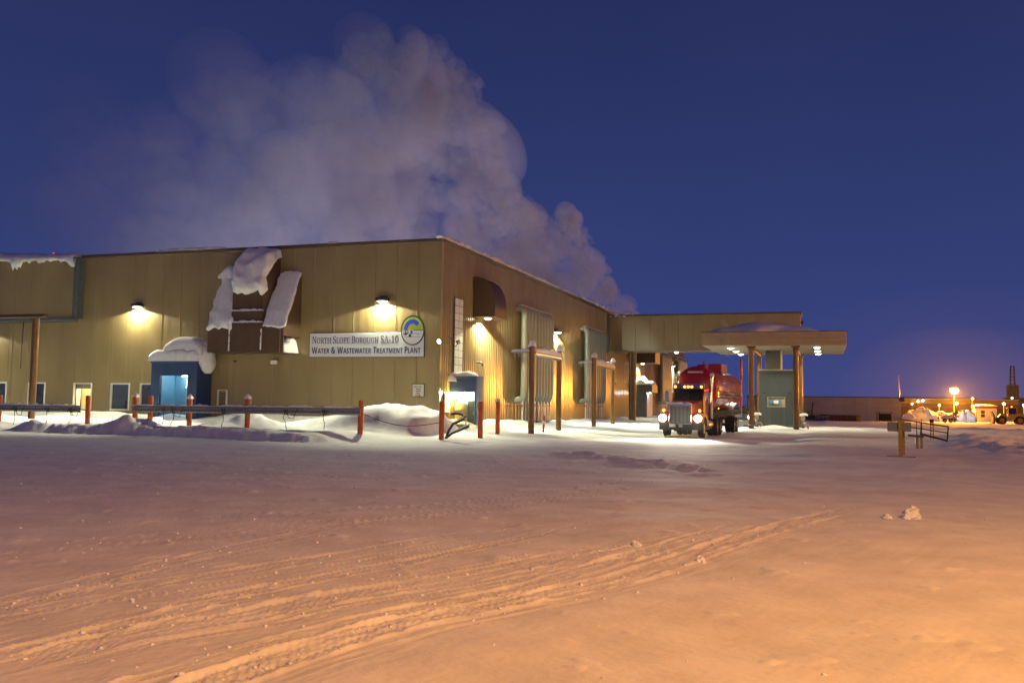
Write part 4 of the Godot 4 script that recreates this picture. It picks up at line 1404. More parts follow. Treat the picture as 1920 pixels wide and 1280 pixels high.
func booth() -> void:
	var B := thing("fill_booth", "tall grey fill booth with a small lit window between the canopy posts", "booth", Vector3(-3.87, 0.1, -75.4))
	var hole := [Rect2(-0.66, 1.5, 1.27, 0.72)]
	var st := mb()
	for r in strips(-1.28, 1.28, -0.3, 4.3, hole):
		box(st, Vector3(r.get_center().x, r.get_center().y, 1.38), Vector3(r.size.x, r.size.y, 0.08))
	box(st, Vector3(-1.24, 2.0, 0.0), Vector3(0.08, 4.6, 2.66))
	box(st, Vector3(1.24, 2.0, 0.0), Vector3(0.08, 4.6, 2.66))
	box(st, Vector3(0, 2.0, -1.38), Vector3(2.56, 4.6, 0.08))
	obj("wall", st, M.booth, B)
	for x in [-0.55, 0.55]:
		st = mb()
		box(st, Vector3(x, 0.6, 1.435), Vector3(0.05, 1.7, 0.03), 0.008)
		obj("batten", st, M.slate, B)
	st = mb()
	box(st, Vector3(0, 4.34, 0), Vector3(2.72, 0.1, 2.96), 0.02)
	obj("roof", st, M.pipe, B)
	st = mb()
	box(st, Vector3(-0.28, 5.12, 0.4), Vector3(1.14, 1.46, 1.3), 0.02)
	obj("shaft", st, M.slate, B)
	st = mb()
	tube(st, [Vector3(0.37, 4.38, 1.0), Vector3(0.37, 5.85, 1.0)], 0.06, 10)  # white tube standing for the lit pale strip on the shaft's right edge
	obj("standpipe", st, M.white, B)
	st = mb()
	var r: Rect2 = hole[0]
	for k in [[r.get_center().x, r.position.y, 1.39, 0.06], [r.get_center().x, r.end.y, 1.39, 0.06]]:
		box(st, Vector3(k[0], k[1], 1.40), Vector3(k[2], k[3], 0.12), 0.01)
	for x in [r.position.x, r.end.x]:
		box(st, Vector3(x, r.get_center().y, 1.40), Vector3(0.06, 0.66, 0.12), 0.01)
	var w := obj("window", st, M.khaki, B)
	st = mb()
	box(st, Vector3(r.get_center().x, r.get_center().y, 1.37), Vector3(1.22, 0.66, 0.012))
	obj("pane", st, M.glass, w)
	st = mb()
	box(st, Vector3(0, 2.14, 1.28), Vector3(1.5, 0.12, 0.06))
	obj("blind", st, M.dark, w)
	st = mb()
	box(st, Vector3(0, 1.2, -0.9), Vector3(2.36, 2.9, 0.05))
	obj("inner_wall", st, M.lit_blue, B)
	st = mb()
	box(st, Vector3(-0.15, 1.85, -0.6), Vector3(0.36, 0.28, 0.3), 0.02)
	obj("control_box", st, M.white, B)
	st = mb()
	box(st, Vector3(0.55, 1.5, -0.5), Vector3(0.5, 1.6, 0.5), 0.02)
	obj("cabinet", st, M.khaki, B)
	st = mb()
	box(st, Vector3(0, 2.62, 0.05), Vector3(2.38, 0.06, 2.5))
	obj("ceiling", st, M.white, B)
	st = mb()
	box(st, Vector3(0, 2.56, 0.2), Vector3(0.44, 0.06, 0.2), 0.02)
	var lamp := obj("ceiling_lamp", st, M.lamp_white, B)
	omni(lamp, Vector3(0, 2.54, 0.2), Color(1, 0.95, 0.8), 1.6, 0.1)
	for x in [-0.9, 0.95]:
		st = mb()
		box(st, Vector3(x, 2.55, 1.44), Vector3(0.28, 0.09, 0.05), 0.01)
		obj("vent", st, M.dark, B)
	for q in [[-5.15, -71.0, "frosted valve stand left of the grey fill booth"], [-1.85, -71.0, "frosted valve stand right of the grey fill booth"]]:
		var V := thing("valve_stand", q[2], "valve", Vector3(q[0], 0.05, q[1]), 0, "valve stands by the fill booth")
		st = mb()
		tube(st, [Vector3(0, 0, 0), Vector3(0, 0.95, 0)], 0.09, 12)
		tube(st, [Vector3(0.02, 0.35, 0), Vector3(0.3, 0.35, 0), Vector3(0.36, 0.2, 0.0), Vector3(0.36, -0.05, 0)], 0.07, 10)
		obj("pipe", st, M.steel, V)
		st = mb()
		box(st, Vector3(0, 0.72, 0.1), Vector3(0.3, 0.3, 0.16), 0.03)
		obj("meter_box", st, M.pipe, V)
		st = mb()
		mound(st, Transform3D(Basis(), Vector3(0.05, 0.95, 0)), 0.6, 0.4, 0.14, 83, 0.3, 0.05, 14, 10)
		obj("snow_cap", st, M.snow, V)

# ---------------------------------------------------------------- bollards, rails and frames
func make_bollard(label: String, x: float, z: float, top: float, lean: float, cap: bool, group: String) -> void:
	var y := gh(x, z) - 0.25
	var B := thing("bollard", label, "bollard", Vector3(x, y, z), 0, group)
	var st := mb()
	lathe(st, [Vector2(0.115, 0.0), Vector2(0.115, top - y - 0.05), Vector2(0.10, top - y - 0.01), Vector2(0.0, top - y)], Transform3D(), 20)
	obj("pipe", st, M.orange, B)
	if cap:
		st = mb()
		mound(st, Transform3D(Basis(), Vector3(0, top - y - 0.03, 0)), 0.26, 0.25, 0.15, int(absf(x) * 10.0), 0.3, 0.04, 12, 10, 2.2, 3.0)
		obj("snow_cap", st, M.snow, B)
	B.rotation.z = lean

func bollards_and_rails() -> void:
	var g := "orange bollards along the front wall"
	make_bollard("orange bollard at the left end of the left guard rail", -38.44, -34.4, 1.62, -0.01, false, g)
	make_bollard("orange bollard at the right end of the left guard rail", -33.15, -34.6, 1.65, 0.004, false, g)
	make_bollard("front one of two close orange bollards at the right rail's left end", -30.22, -34.4, 1.66, 0.0, true, g)
	make_bollard("rear one of two close orange bollards at the right rail's left end", -30.05, -35.2, 1.68, 0.004, false, g)
	make_bollard("snow tipped orange bollard standing before the blue shed doorway", -28.87, -36.5, 1.62, 0.0, true, g)
	make_bollard("frost topped orange bollard in the middle of the right guard rail", -24.37, -34.72, 1.66, 0.0, true, g)
	make_bollard("bare topped orange bollard at the right end of the right guard rail", -18.7, -34.62, 1.62, -0.01, false, g)
	make_bollard("orange bollard left of the bent black pipes", -15.57, -36.0, 1.62, 0.0, false, g)
	make_bollard("dark orange bollard right of the bent black pipes", -14.96, -39.0, 1.65, 0.0, false, g)
	make_bollard("brightest orange bollard, snow topped, right of the lit side entrance", -15.94, -44.0, 1.69, 0.008, true, g)
	make_bollard("left one of two orange bollards by the far grey blue shed", -18.3, -104.4, 1.7, 0.0, false, "far orange bollards")
	make_bollard("right one of two orange bollards by the far grey blue shed", -17.1, -103.4, 1.8, 0.0, true, "far orange bollards")
	for q in [[-41.5, -33.3, 0.985, 1.0, "grey steel guard rail with cords, left segment"], [-30.35, -18.55, 1.07, 1.14, "grey steel guard rail with cords before the blue shed"]]:
		var len: float = q[1] - q[0]
		var R := thing("guard_rail", q[4], "guard rail", Vector3(q[0], q[2], -34.36), 0, "guard rails in front of the plant")
		R.rotation.z = atan((q[3] - q[2]) / len)
		var st := mb()
		# a W beam
		var pr := [Vector2(0.00, -0.155), Vector2(0.03, -0.155), Vector2(0.085, -0.10), Vector2(0.085, -0.065), Vector2(0.03, -0.02), Vector2(0.03, 0.02), Vector2(0.085, 0.065), Vector2(0.085, 0.10), Vector2(0.03, 0.155), Vector2(0.0, 0.155), Vector2(0.055, 0.09), Vector2(0.055, 0.07), Vector2(0.0, 0.025), Vector2(0.0, -0.025), Vector2(0.055, -0.07), Vector2(0.055, -0.09)]
		sideways(st, pr, 0.0, len)
		obj("beam", st, M.galvanised, R)
		st = mb()
		mound(st, Transform3D(Basis(), Vector3(len * 0.5, 0.15, 0.03)), len * 0.98, 0.10, 0.05, 91, 0.9, 0.01, 80, 5, 6.0, 1.5)
		obj("frost", st, M.snow, R)
		var xs := [0.9, 4.2, 6.2, 7.6] if len < 9.0 else [1.8, 2.3, 5.0, 8.2, 10.1]
		for k in xs.size():
			st = mb()
			var x: float = xs[k]
			for j in 3:
				tube(st, [Vector3(x - 0.1 + 0.1 * j, 0.17, 0.02), Vector3(x - 0.06 + 0.08 * j, 0.0, 0.11), Vector3(x + 0.05 * j, -0.17, 0.06), Vector3(x + 0.07 * j, -0.05, -0.03), Vector3(x - 0.1 + 0.1 * j, 0.17, 0.02)], 0.014, 6)
			var dx := rng.randf_range(-0.12, 0.12)
			tube(st, [Vector3(x, -0.1, 0.1), Vector3(x + dx, -0.3, 0.1), Vector3(x + dx * 0.2 + 0.05, -0.48, 0.1), Vector3(x - dx * 0.7, -0.72, 0.11), Vector3(x - dx * 1.3, -0.86, 0.12)], 0.014, 6)
			if k % 2 == 1:
				tube(st, [Vector3(x + 0.1, -0.1, 0.1), Vector3(x + 0.18, -0.3, 0.1), Vector3(x + 0.42, -0.34, 0.1), Vector3(x + 0.5, -0.1, 0.1), Vector3(x + 0.62, 0.1, 0.1)], 0.014, 6)
			obj("cord", st, M.black, R)

func make_post(called: String, label: String, at: Vector3, h: float, r: float, cap: bool, group: String) -> void:
	var L := thing(called, label, "post", at, 0, group)
	var st := mb()
	tube(st, [Vector3(0, -0.3, 0), Vector3(0, h, 0)], r, 20)
	obj("shaft", st, M.post, L)
	if cap:
		st = mb()
		mound(st, Transform3D(Basis(), Vector3(0, h - 0.02, 0)), r * 2.25, r * 2.25, 0.30, int(absf(at.z)), 0.2, 0.05, 14, 14, 2.2, 2.0)
		obj("snow_cap", st, M.snow, L)

func pipe_frames() -> void:
	make_post("frame_post", "near post of the nearest pipe frame, snow tipped", Vector3(-14.80, gh(-14.8, -46.0), -46.0), 4.62, 0.165, true, "posts of the pipe frames")
	make_post("frame_post", "far post of the nearest pipe frame", Vector3(-15.22, gh(-15.22, -52.6), -52.6), 4.75, 0.165, true, "posts of the pipe frames")
	make_post("frame_post", "near post of the second pipe frame, snow tipped", Vector3(-15.70, gh(-15.7, -63.2), -63.2), 4.9, 0.165, true, "posts of the pipe frames")
	make_post("frame_post", "far post of the second pipe frame", Vector3(-16.17, gh(-16.17, -71.2), -71.2), 4.95, 0.165, true, "posts of the pipe frames")
	for q in [[Vector3(-14.80, 4.25, -46.0), Vector3(-15.22, 4.30, -52.6), "snow covered cross pipe of the nearest pipe frame"], [Vector3(-15.70, 4.45, -63.2), Vector3(-16.17, 4.45, -71.2), "snow covered cross pipe of the second pipe frame"]]:
		var st := mb()
		var a: Vector3 = q[0]
		var b: Vector3 = q[1]
		var B := thing("cross_pipe", q[2], "pipe", a, 0, "cross pipes of the pipe frames")
		tube(st, [Vector3(0, 0, -0.1), b - a + Vector3(0, 0, 0.1)], 0.17, 16)
		obj("pipe", st, M.post, B)
		st = mb()
		var L := (b - a).length()
		mound(st, Transform3D(Basis.looking_at(b - a, Vector3.UP), (b - a) * 0.5 + Vector3(0, 0.08, 0)), 0.40, L - 0.3, 0.26, 93, 0.25, 0.05, 12, 50, 4.0, 1.0)
		obj("snow", st, M.snow, B)
		st = mb()
		box(st, Vector3(-0.62, 0.02, 0.05), Vector3(0.95, 0.07, 0.10), 0.01)
		for k in 3:
			tube(st, [Vector3(-0.50 - 0.22 * k, 0.0, 0.05), Vector3(-0.50 - 0.22 * k, -0.22, 0.05)], 0.035, 8)
		obj("bracket", st, M.steel, B)
		st = mb()
		mound(st, Transform3D(Basis(), Vector3(-0.62, 0.06, 0.05)), 1.0, 0.26, 0.16, 94, 0.3, 0.03, 14, 8)
		obj("bracket_snow", st, M.snow, B)
	# post and beam under the upper left bay
	make_post("frame_post", "brown post under the bay at the left edge of the front wall", Vector3(-44.2, 0.0, -41.8), 6.15, 0.20, false, "")
	var st := mb()
	box(st, Vector3(0, 0, 0), Vector3(6.4, 0.18, 0.4), 0.02)
	var o := obj("cross_beam", st, M.brown)
	o.position = Vector3(-46.7, 6.30, -41.8)
	tag(o, "dark brown beam on top of the left edge post", "beam")
	st = mb()
	tube(st, [Vector3(0, 6.7, 0), Vector3(-0.02, 5.0, 0.05), Vector3(-0.06, 3.4, 0.02)], 0.03, 6)
	o = obj("hanging_cable", st, M.black)
	o.position = Vector3(-51.4, 0, -47.6)
	tag(o, "thin dark cable hanging down the wall left of the left edge post", "cable")
	# bent pipes in front of the side entrance
	var P := thing("bent_pipe", "bent black pipes with snow between two orange bollards", "pipe", Vector3(-15.5, -0.05, -37.3))
	st = mb()
	tube(st, [Vector3(-0.45, 0, 0), Vector3(-0.27, 0.42, 0), Vector3(-0.08, 0.68, 0.05), Vector3(0.37, 0.88, 0.05), Vector3(0.46, 1.0, 0), Vector3(0.30, 1.12, 0), Vector3(0.12, 1.15, 0), Vector3(-0.2, 1.12, 0)], 0.055, 10)
	tube(st, [Vector3(-0.4, 0.05, 0.1), Vector3(-0.1, 0.28, 0.1), Vector3(0.72, 0.62, 0.1)], 0.05, 10)
	obj("pipe", st, M.dark, P)
	st = mb()
	tube(st, [Vector3(0.35, 0.94, 0.03), Vector3(0.52, 0.95, 0.0), Vector3(0.50, 0.7, 0.0), Vector3(0.35, 0.52, 0.02)], 0.03, 8)
	obj("hose", st, M.white, P)
	st = mb()
	tube(st, [Vector3(-0.02, 0.76, 0.05), Vector3(0.40, 0.96, 0.04), Vector3(0.44, 1.08, 0.0), Vector3(0.28, 1.19, 0.0), Vector3(0.0, 1.2, 0)], 0.045, 8)
	tube(st, [Vector3(0.1, 0.42, 0.1), Vector3(0.72, 0.68, 0.1)], 0.045, 8)
	obj("snow", st, M.snow, P)
	# cord lying over the drift
	st = mb()
	var pts := []
	for k in 15:
		var t := k / 14.0
		var x := lerpf(-20.7, -15.7, t)
		var z := lerpf(-38.6, -36.1, t)
		pts.append(Vector3(x, maxf(gh(x, z) + 0.015, lerpf(1.0, 0.72, t) - 0.75 * sin(PI * t) * 0.45), z))
	tube(st, pts, 0.018, 6)
	o = obj("cord", st, M.rust)
	tag(o, "dark red cord sagging across the snow drift at the corner", "cord")
	# red marker stake
	var R := thing("marker_stake", "short red marker stake in the snow beside the nearest pipe frame", "stake", Vector3(-15.0, gh(-15.0, -48.8) - 0.1, -48.8))
	st = mb()
	tube(st, [Vector3(0, 0, 0), Vector3(0.08, 1.0, 0)], 0.055, 10)
	obj("tube", st, M.red, R)
	st = mb()
	tube(st, [Vector3(0.045, 0.55, 0), Vector3(0.06, 0.72, 0)], 0.06, 10)
	obj("band", st, M.white, R)

# ---------------------------------------------------------------- vehicles
func wheel(parent: Node, at: Vector3, r: float, w: float, rim: Material, dual := false, turn := 0.0) -> void:
	var st := mb()
	var xf := Transform3D(Basis(Vector3.UP, turn) * Basis(Vector3.FORWARD, PI / 2), at)
	for k in (2 if dual else 1):
		var o := (k - 0.5) * w * 1.12 if dual else 0.0
		lathe(st, [Vector2(r * 0.55, o - w * 0.46), Vector2(r * 0.90, o - w * 0.5), Vector2(r * 0.98, o - w * 0.42), Vector2(r, o - w * 0.3), Vector2(r, o + w * 0.3), Vector2(r * 0.98, o + w * 0.42), Vector2(r * 0.90, o + w * 0.5), Vector2(r * 0.55, o + w * 0.46)], xf, 28)
	var T := obj("wheel", st, M.rubber, parent)
	for s in [-1.0, 1.0]:
		st = mb()
		var e: float = s * (w * (1.0 if dual else 0.45))
		lathe(st, [Vector2(r * 0.57, e), Vector2(r * 0.52, e * 0.96), Vector2(r * 0.42, e * 0.82), Vector2(r * 0.2, e * 0.84), Vector2(r * 0.18, e * 1.05), Vector2(0.0, e * 1.06)], xf, 20)
		obj("rim", st, rim, T)

func truck() -> void:
	var T := thing("tanker_truck", "red tanker truck with lit headlights coming out from under the canopy", "truck", Vector3(-7.65, -0.15, -50.2), -2.3)
	var st := mb()
	# bumper
	prism(st, [Vector2(-1.17, -0.02), Vector2(-1.02, 0.06), Vector2(1.02, 0.06), Vector2(1.17, -0.02), Vector2(1.17, -0.20), Vector2(-1.17, -0.20)], 0.42, 0.80, Transform3D(Basis(Vector3(1, 0, 0), Vector3(0, 0, 1), Vector3(0, 1, 0)), Vector3.ZERO))
	var bump := obj("bumper", st, M.grime, T)
	for q in [[-0.42, 0.34, M.white], [0.02, 0.2, M.steel]]:
		st = mb()
		box(st, Vector3(q[0], 0.66, 0.075), Vector3(q[1], 0.17, 0.02), 0.004)
		obj("plate", st, q[2], bump)
	# frame rails and axles
	st = mb()
	box(st, Vector3(-0.42, 0.75, -6.2), Vector3(0.1, 0.26, 11.8))
	box(st, Vector3(0.42, 0.75, -6.2), Vector3(0.1, 0.26, 11.8))
	box(st, Vector3(0, 1.22, -10.0), Vector3(1.5, 0.5, 10.0))
	box(st, Vector3(0, 1.0, -10.0), Vector3(1.0, 0.3, 10.0))
	for z in [-1.15, -5.3, -6.6, -12.6, -13.95]:
		tube(st, [Vector3(-0.9, 0.52, z), Vector3(0.9, 0.52, z)], 0.08, 10)
	obj("chassis", st, M.grime, T)
	# hood
	st = mb()
	var hood := [Vector2(0, 0.78), Vector2(0, 1.70), Vector2(-0.12, 1.80), Vector2(-1.2, 1.92), Vector2(-2.15, 2.02), Vector2(-2.15, 0.85)]
	var hx := [0.50, 0.50, 0.47, 0.60, 0.74, 0.78]
	st.set_smooth_group(-1)
	for s in [-1.0, 1.0]:
		var p := []
		for i in 6:
			p.append(Vector3(s * (hx[i] + 0.08), hood[i].y, hood[i].x))
		for i in range(1, 5):
			outward(st, [p[0], p[i], p[i + 1]], Vector3(0, 1.3, -1))
	for i in range(0, 4):
		outward(st, [Vector3(-hx[i] - 0.08, hood[i].y, hood[i].x), Vector3(hx[i] + 0.08, hood[i].y, hood[i].x), Vector3(hx[i + 1] + 0.08, hood[i + 1].y, hood[i + 1].x), Vector3(-hx[i + 1] - 0.08, hood[i + 1].y, hood[i + 1].x)], Vector3(0, 1.2, -1))
	obj("hood", st, M.cab_red, T)
	# grille
	st = mb()
	box(st, Vector3(0, 1.24, 0.03), Vector3(1.10, 0.94, 0.06))
	var G := obj("grille", st, M.dark, T)
	st = mb()
	box(st, Vector3(0, 0.765, 0.06), Vector3(1.22, 0.05, 0.12), 0.02)
	box(st, Vector3(-0.59, 1.24, 0.06), Vector3(0.06, 0.94, 0.12), 0.02)
	box(st, Vector3(0.59, 1.24, 0.06), Vector3(0.06, 0.94, 0.12), 0.02)
	prism(st, [Vector2(-0.62, 1.70), Vector2(0.62, 1.70), Vector2(0.58, 1.80), Vector2(0.3, 1.84), Vector2(-0.3, 1.84), Vector2(-0.58, 1.80)], 0.0, 0.12)
	obj("surround", st, M.chrome, G)
	for k in 15:
		st = mb()
		box(st, Vector3(-0.51 + k * 0.073, 1.24, 0.075), Vector3(0.026, 0.90, 0.04), 0.006)
		obj("grille_bar", st, M.steel, G)
	st = mb()
	mound(st, Transform3D(Basis(), Vector3(0, 1.83, -0.02)), 1.15, 0.3, 0.07, 101, 0.8, 0.02, 24, 8, 3.0, 4.0)
	obj("frost", st, M.snow, T)
	# fenders with lamps
	for s in [-1.0, 1.0]:
		st = mb()
		prism(st, [Vector2(0.0, 0.82), Vector2(0.02, 1.16), Vector2(-0.2, 1.30), Vector2(-1.1, 1.36), Vector2(-1.75, 1.22), Vector2(-2.1, 0.9), Vector2(-2.1, 0.62), Vector2(-1.78, 0.62), Vector2(-1.62, 0.98), Vector2(-1.3, 1.15), Vector2(-0.95, 1.15), Vector2(-0.66, 0.98), Vector2(-0.52, 0.80)], -0.27, 0.27, Transform3D(Basis(Vector3(0, 0, 1), Vector3(0, 1, 0), Vector3(-1, 0, 0)), Vector3(s * 0.88, 0, 0)))
		obj("fender", st, M.cab_red, T)
		st = mb()
		box(st, Vector3(s * 0.96, 1.04, 0.02), Vector3(0.40, 0.30, 0.16), 0.05)
		var pod := obj("headlight", st, M.chrome, T)
		st = mb()
		lathe(st, [Vector2(0.0, 0.12), Vector2(0.13, 0.10), Vector2(0.20, 0.02), Vector2(0.20, 0.0), Vector2(0, 0.0)], Transform3D(Basis(Vector3.RIGHT, PI / 2), Vector3(s * 0.96, 1.05, 0.09)), 16)
		obj("lens", st, M.lamp_head, pod)
		spot(pod, Vector3(s * 0.96, 1.05, 0.26), Vector3(0.0, -0.09, 1.0), Color(1, 0.96, 0.84), 130.0, 34.0, 0.9, 0.05)
		st = mb()
		lathe(st, [Vector2(0.0, 0.05), Vector2(0.055, 0.04), Vector2(0.075, 0.0), Vector2(0, 0.0)], Transform3D(Basis(Vector3.RIGHT, PI / 2), Vector3(s * 0.98, 1.47, -0.32)), 12)
		var tl := obj("turn_lamp", st, M.lamp_amber, T)
		omni(tl, Vector3(s * 0.98, 1.47, -0.29), Color(1, 0.55, 0.12), 0.5, 0.04)
		st = mb()
		tube(st, [Vector3(s * 0.98, 1.34, -0.36), Vector3(s * 0.98, 1.42, -0.36)], 0.03, 8)
		obj("lamp_stalk", st, M.chrome, T)
	# cab
	st = mb()
	sideways(st, [Vector2(-2.15, 0.85), Vector2(-2.15, 2.02), Vector2(-2.52, 2.74), Vector2(-2.62, 2.92), Vector2(-2.9, 3.0), Vector2(-3.9, 3.0), Vector2(-4.05, 2.9), Vector2(-4.05, 0.85)], -0.86, 0.86)
	var cab := obj("cab", st, M.cab_red, T)
	st = mb()
	box(st, Vector3(0, 2.38, -2.335), Vector3(1.56, 0.72, 0.03), 0.01, Basis(Vector3.RIGHT, -atan2(0.37, 0.72)))
	obj("windshield", st, M.dark_glass, cab)
	st = mb()
	box(st, Vector3(0, 2.38, -2.315), Vector3(0.03, 0.70, 0.03), 0.0, Basis(Vector3.RIGHT, -atan2(0.37, 0.72)))
	for s in [-0.4, 0.4]:
		tube(st, [Vector3(s, 2.06, -2.13), Vector3(s + 0.32, 2.34, -2.28)], 0.012, 6)
	obj("wiper", st, M.black, cab)
	for s in [-1.0, 1.0]:
		st = mb()
		box(st, Vector3(s * 0.868, 2.35, -3.1), Vector3(0.02, 0.6, 0.9), 0.005)
		var dw := obj("side_window", st, M.dark_glass, cab)
		st = mb()
		box(st, Vector3(s * 0.875, 1.7, -2.62), Vector3(0.025, 0.06, 0.18), 0.01)
		obj("handle", st, M.chrome, dw)
	st = mb()
	prism(st, [Vector2(-2.34, 2.70), Vector2(-2.24, 2.68), Vector2(-2.33, 2.95), Vector2(-2.55, 2.99), Vector2(-2.50, 2.78)], -0.88, 0.88, Transform3D(Basis(Vector3(0, 0, 1), Vector3(0, 1, 0), Vector3(-1, 0, 0)), Vector3.ZERO))
	var visor := obj("visor", st, M.steel, cab)
	for x in [-0.74, -0.20, 0.0, 0.20, 0.74]:
		st = mb()
		lathe(st, [Vector2(0.0, 0.06), Vector2(0.05, 0.045), Vector2(0.07, 0.0), Vector2(0, 0.0)], Transform3D(Basis(Vector3.RIGHT, PI / 2), Vector3(x, 2.80, -2.275)), 12)
		obj("marker_lamp", st, M.lamp_amber, visor)
	for s in [-1.0, 1.0]:
		st = mb()
		box(st, Vector3(s * 1.20, 2.22, -2.15), Vector3(0.20, 0.62, 0.09), 0.03)
		var mir := obj("mirror", st, M.chrome, cab)
		st = mb()
		tube(st, [Vector3(s * 0.86, 2.65, -2.4), Vector3(s * 1.2, 2.62, -2.17), Vector3(s * 1.2, 1.82, -2.17), Vector3(s * 0.86, 1.7, -2.4)], 0.018, 8)
		obj("bracket", st, M.chrome, mir)
		st = mb()
		tube(st, [Vector3(s * 1.0, 1.0, -4.25), Vector3(s * 1.0, 2.9, -4.25), Vector3(s * 1.0, 3.35, -4.25), Vector3(s * 1.02, 3.5, -4.32)], 0.075, 14)
		obj("exhaust_stack", st, M.chrome, T)
		st = mb()
		tube(st, [Vector3(s * 0.86, 0.66, -2.5), Vector3(s * 0.86, 0.66, -4.1)], 0.27, 18)
		obj("fuel_tank", st, M.steel, T)
		st = mb()
		mound(st, Transform3D(Basis(), Vector3(s * 1.01, 3.5, -4.3)), 0.28, 0.28, 0.2, 102, 0.2, 0.05, 12, 10, 2.2)
		obj("snow_cap", st, M.snow, T)
	for q in [[0.90, 2.62, -2.55], [0.90, 2.62, -2.75], [0.88, 2.66, -3.7]]:
		st = mb()
		box(st, Vector3(q[0], q[1], q[2]), Vector3(0.04, 0.07, 0.12), 0.01)
		obj("side_lamp", st, M.lamp_red, cab)
	for y in [1.60, 2.30, 2.45, 2.55]:
		st = mb()
		box(st, Vector3(1.30, y, -4.85), Vector3(0.04, 0.07, 0.07), 0.01)
		obj("side_lamp", st, M.lamp_amber, T)
	# wheels
	for s in [-1.0, 1.0]:
		wheel(T, Vector3(s * 0.96, 0.51, -1.15), 0.51, 0.30, M.steel)
		for z in [-5.3, -6.6, -12.6, -13.95]:
			wheel(T, Vector3(s * 0.90, 0.51, z), 0.51, 0.27, M.steel, true)
		st = mb()
		prism(st, [Vector2(-12.0, 1.0), Vector2(-11.9, 1.12), Vector2(-12.2, 1.2), Vector2(-14.4, 1.2), Vector2(-14.7, 1.1), Vector2(-14.6, 1.0), Vector2(-14.35, 1.12), Vector2(-12.25, 1.12)], -0.32, 0.32, Transform3D(Basis(Vector3(0, 0, 1), Vector3(0, 1, 0), Vector3(-1, 0, 0)), Vector3(s * 0.95, 0, 0)))
		obj("fender", st, M.steel, T)
		st = mb()
		prism(st, [Vector2(-4.62, 0.9), Vector2(-4.66, 1.12), Vector2(-4.9, 1.16), Vector2(-7.0, 1.16), Vector2(-7.3, 1.1), Vector2(-7.25, 1.0), Vector2(-6.95, 1.10), Vector2(-4.95, 1.10), Vector2(-4.7, 0.9)], -0.32, 0.32, Transform3D(Basis(Vector3(0, 0, 1), Vector3(0, 1, 0), Vector3(-1, 0, 0)), Vector3(s * 0.95, 0, 0)))
		obj("fender", st, M.grime, T)
		for z in [-4.55, -11.85]:
			st = mb()
			box(st, Vector3(s * 0.95, 0.62, z), Vector3(0.62, 0.8, 0.03), 0.005)
			obj("mud_flap", st, M.rubber, T)
	# tank
	st = mb()
	var prof := [Vector2(0.0, -0.05)]
	for k in 9:
		var a := PI / 2 * (k + 1) / 9.0
		prof.append(Vector2(sin(a), 0.42 - 0.47 * cos(a)))
	prof.append(Vector2(1.0, 10.6))
	for k in 9:
		var a := PI / 2 * (8 - k) / 9.0
		prof.append(Vector2(sin(a), 10.6 + 0.47 * cos(a)))
	var tx := Transform3D(Basis(Vector3(1.30, 0, 0), Vector3(0, 0, -1), Vector3(0, 1.32, 0)), Vector3(0, 2.74, -4.55))
	lathe(st, prof, tx, 48)
	var tank := obj("tank", st, M.red, T)
	for z in [-5.0, -8.3, -11.6, -15.0]:
		st = mb()
		lathe(st, [Vector2(1.0, 0.0), Vector2(1.02, 0.02), Vector2(1.02, 0.08), Vector2(1.0, 0.10)], Transform3D(Basis(Vector3(1.30, 0, 0), Vector3(0, 0, -1), Vector3(0, 1.32, 0)), Vector3(0, 2.74, z)), 48, -1)
		obj("band", st, M.red, tank)
	st = mb()
	for s in [-1.0, 1.0]:
		for y in [2.22, 2.42, 2.60]:
			var x: float = 1.30 * sqrt(1.0 - pow((y - 2.74) / 1.32, 2.0)) + 0.03
			tube(st, [Vector3(s * x, y, -5.1), Vector3(s * x, y, -14.9)], 0.035, 8)
	obj("side_rail", st, M.dark, tank)
	st = mb()
	box(st, Vector3(0.0, 3.72, -4.56), Vector3(0.9, 0.10, 0.02), 0.0, Basis(Vector3.RIGHT, -0.25))
	obj("nameplate", st, M.white, tank)
	for z in [-6.9, -10.0, -13.0]:
		st = mb()
		lathe(st, [Vector2(0.34, 0.0), Vector2(0.34, 0.2), Vector2(0.30, 0.26), Vector2(0, 0.28)], Transform3D(Basis(), Vector3(0, 4.0, z)), 18)
		obj("hatch", st, M.red, tank)
	st = mb()
	box(st, Vector3(0.62, 4.08, -9.0), Vector3(0.85, 0.55, 2.2), 0.03)
	obj("top_box", st, M.red, tank)
	st = mb()
	tube(st, [Vector3(0.32, 4.0, -5.6), Vector3(0.32, 4.45, -5.6)], 0.035, 8)
	obj("vent_pipe", st, M.dark, tank)
	st = mb()
	tube(st, [Vector3(1.12, 1.4, -16.2), Vector3(1.12, 4.6, -16.2), Vector3(1.12, 5.05, -16.25)], 0.10, 12)
	obj("standpipe", st, M.red, tank)
	st = mb()
	for s in [-0.3, 0.3]:
		tube(st, [Vector3(s + 0.9, 1.0, -15.9), Vector3(s + 0.9, 3.6, -15.9)], 0.03, 8)
	for k in 8:
		tube(st, [Vector3(0.6, 1.1 + k * 0.34, -15.9), Vector3(1.2, 1.1 + k * 0.34, -15.9)], 0.02, 6)
	obj("ladder", st, M.steel, tank)
	# yellow hose bar lying in front
	var Y := thing("yellow_bar", "yellow bar lying on the snow under the tanker's bumper", "bar", Vector3(-7.55, gh(-7.55, -49.7) + 0.05, -49.75), -8)
	st = mb()
	tube(st, [Vector3(-0.75, 0, 0), Vector3(0, 0.03, 0.02), Vector3(0.8, 0, 0)], 0.085, 12)
	obj("bar", st, M.yellow, Y)
	st = mb()
	box(st, Vector3(-0.8, -0.02, 0), Vector3(0.14, 0.14, 0.3), 0.02)
	box(st, Vector3(0.85, -0.02, 0), Vector3(0.14, 0.14, 0.3), 0.02)
	obj("foot", st, M.yellow, Y)

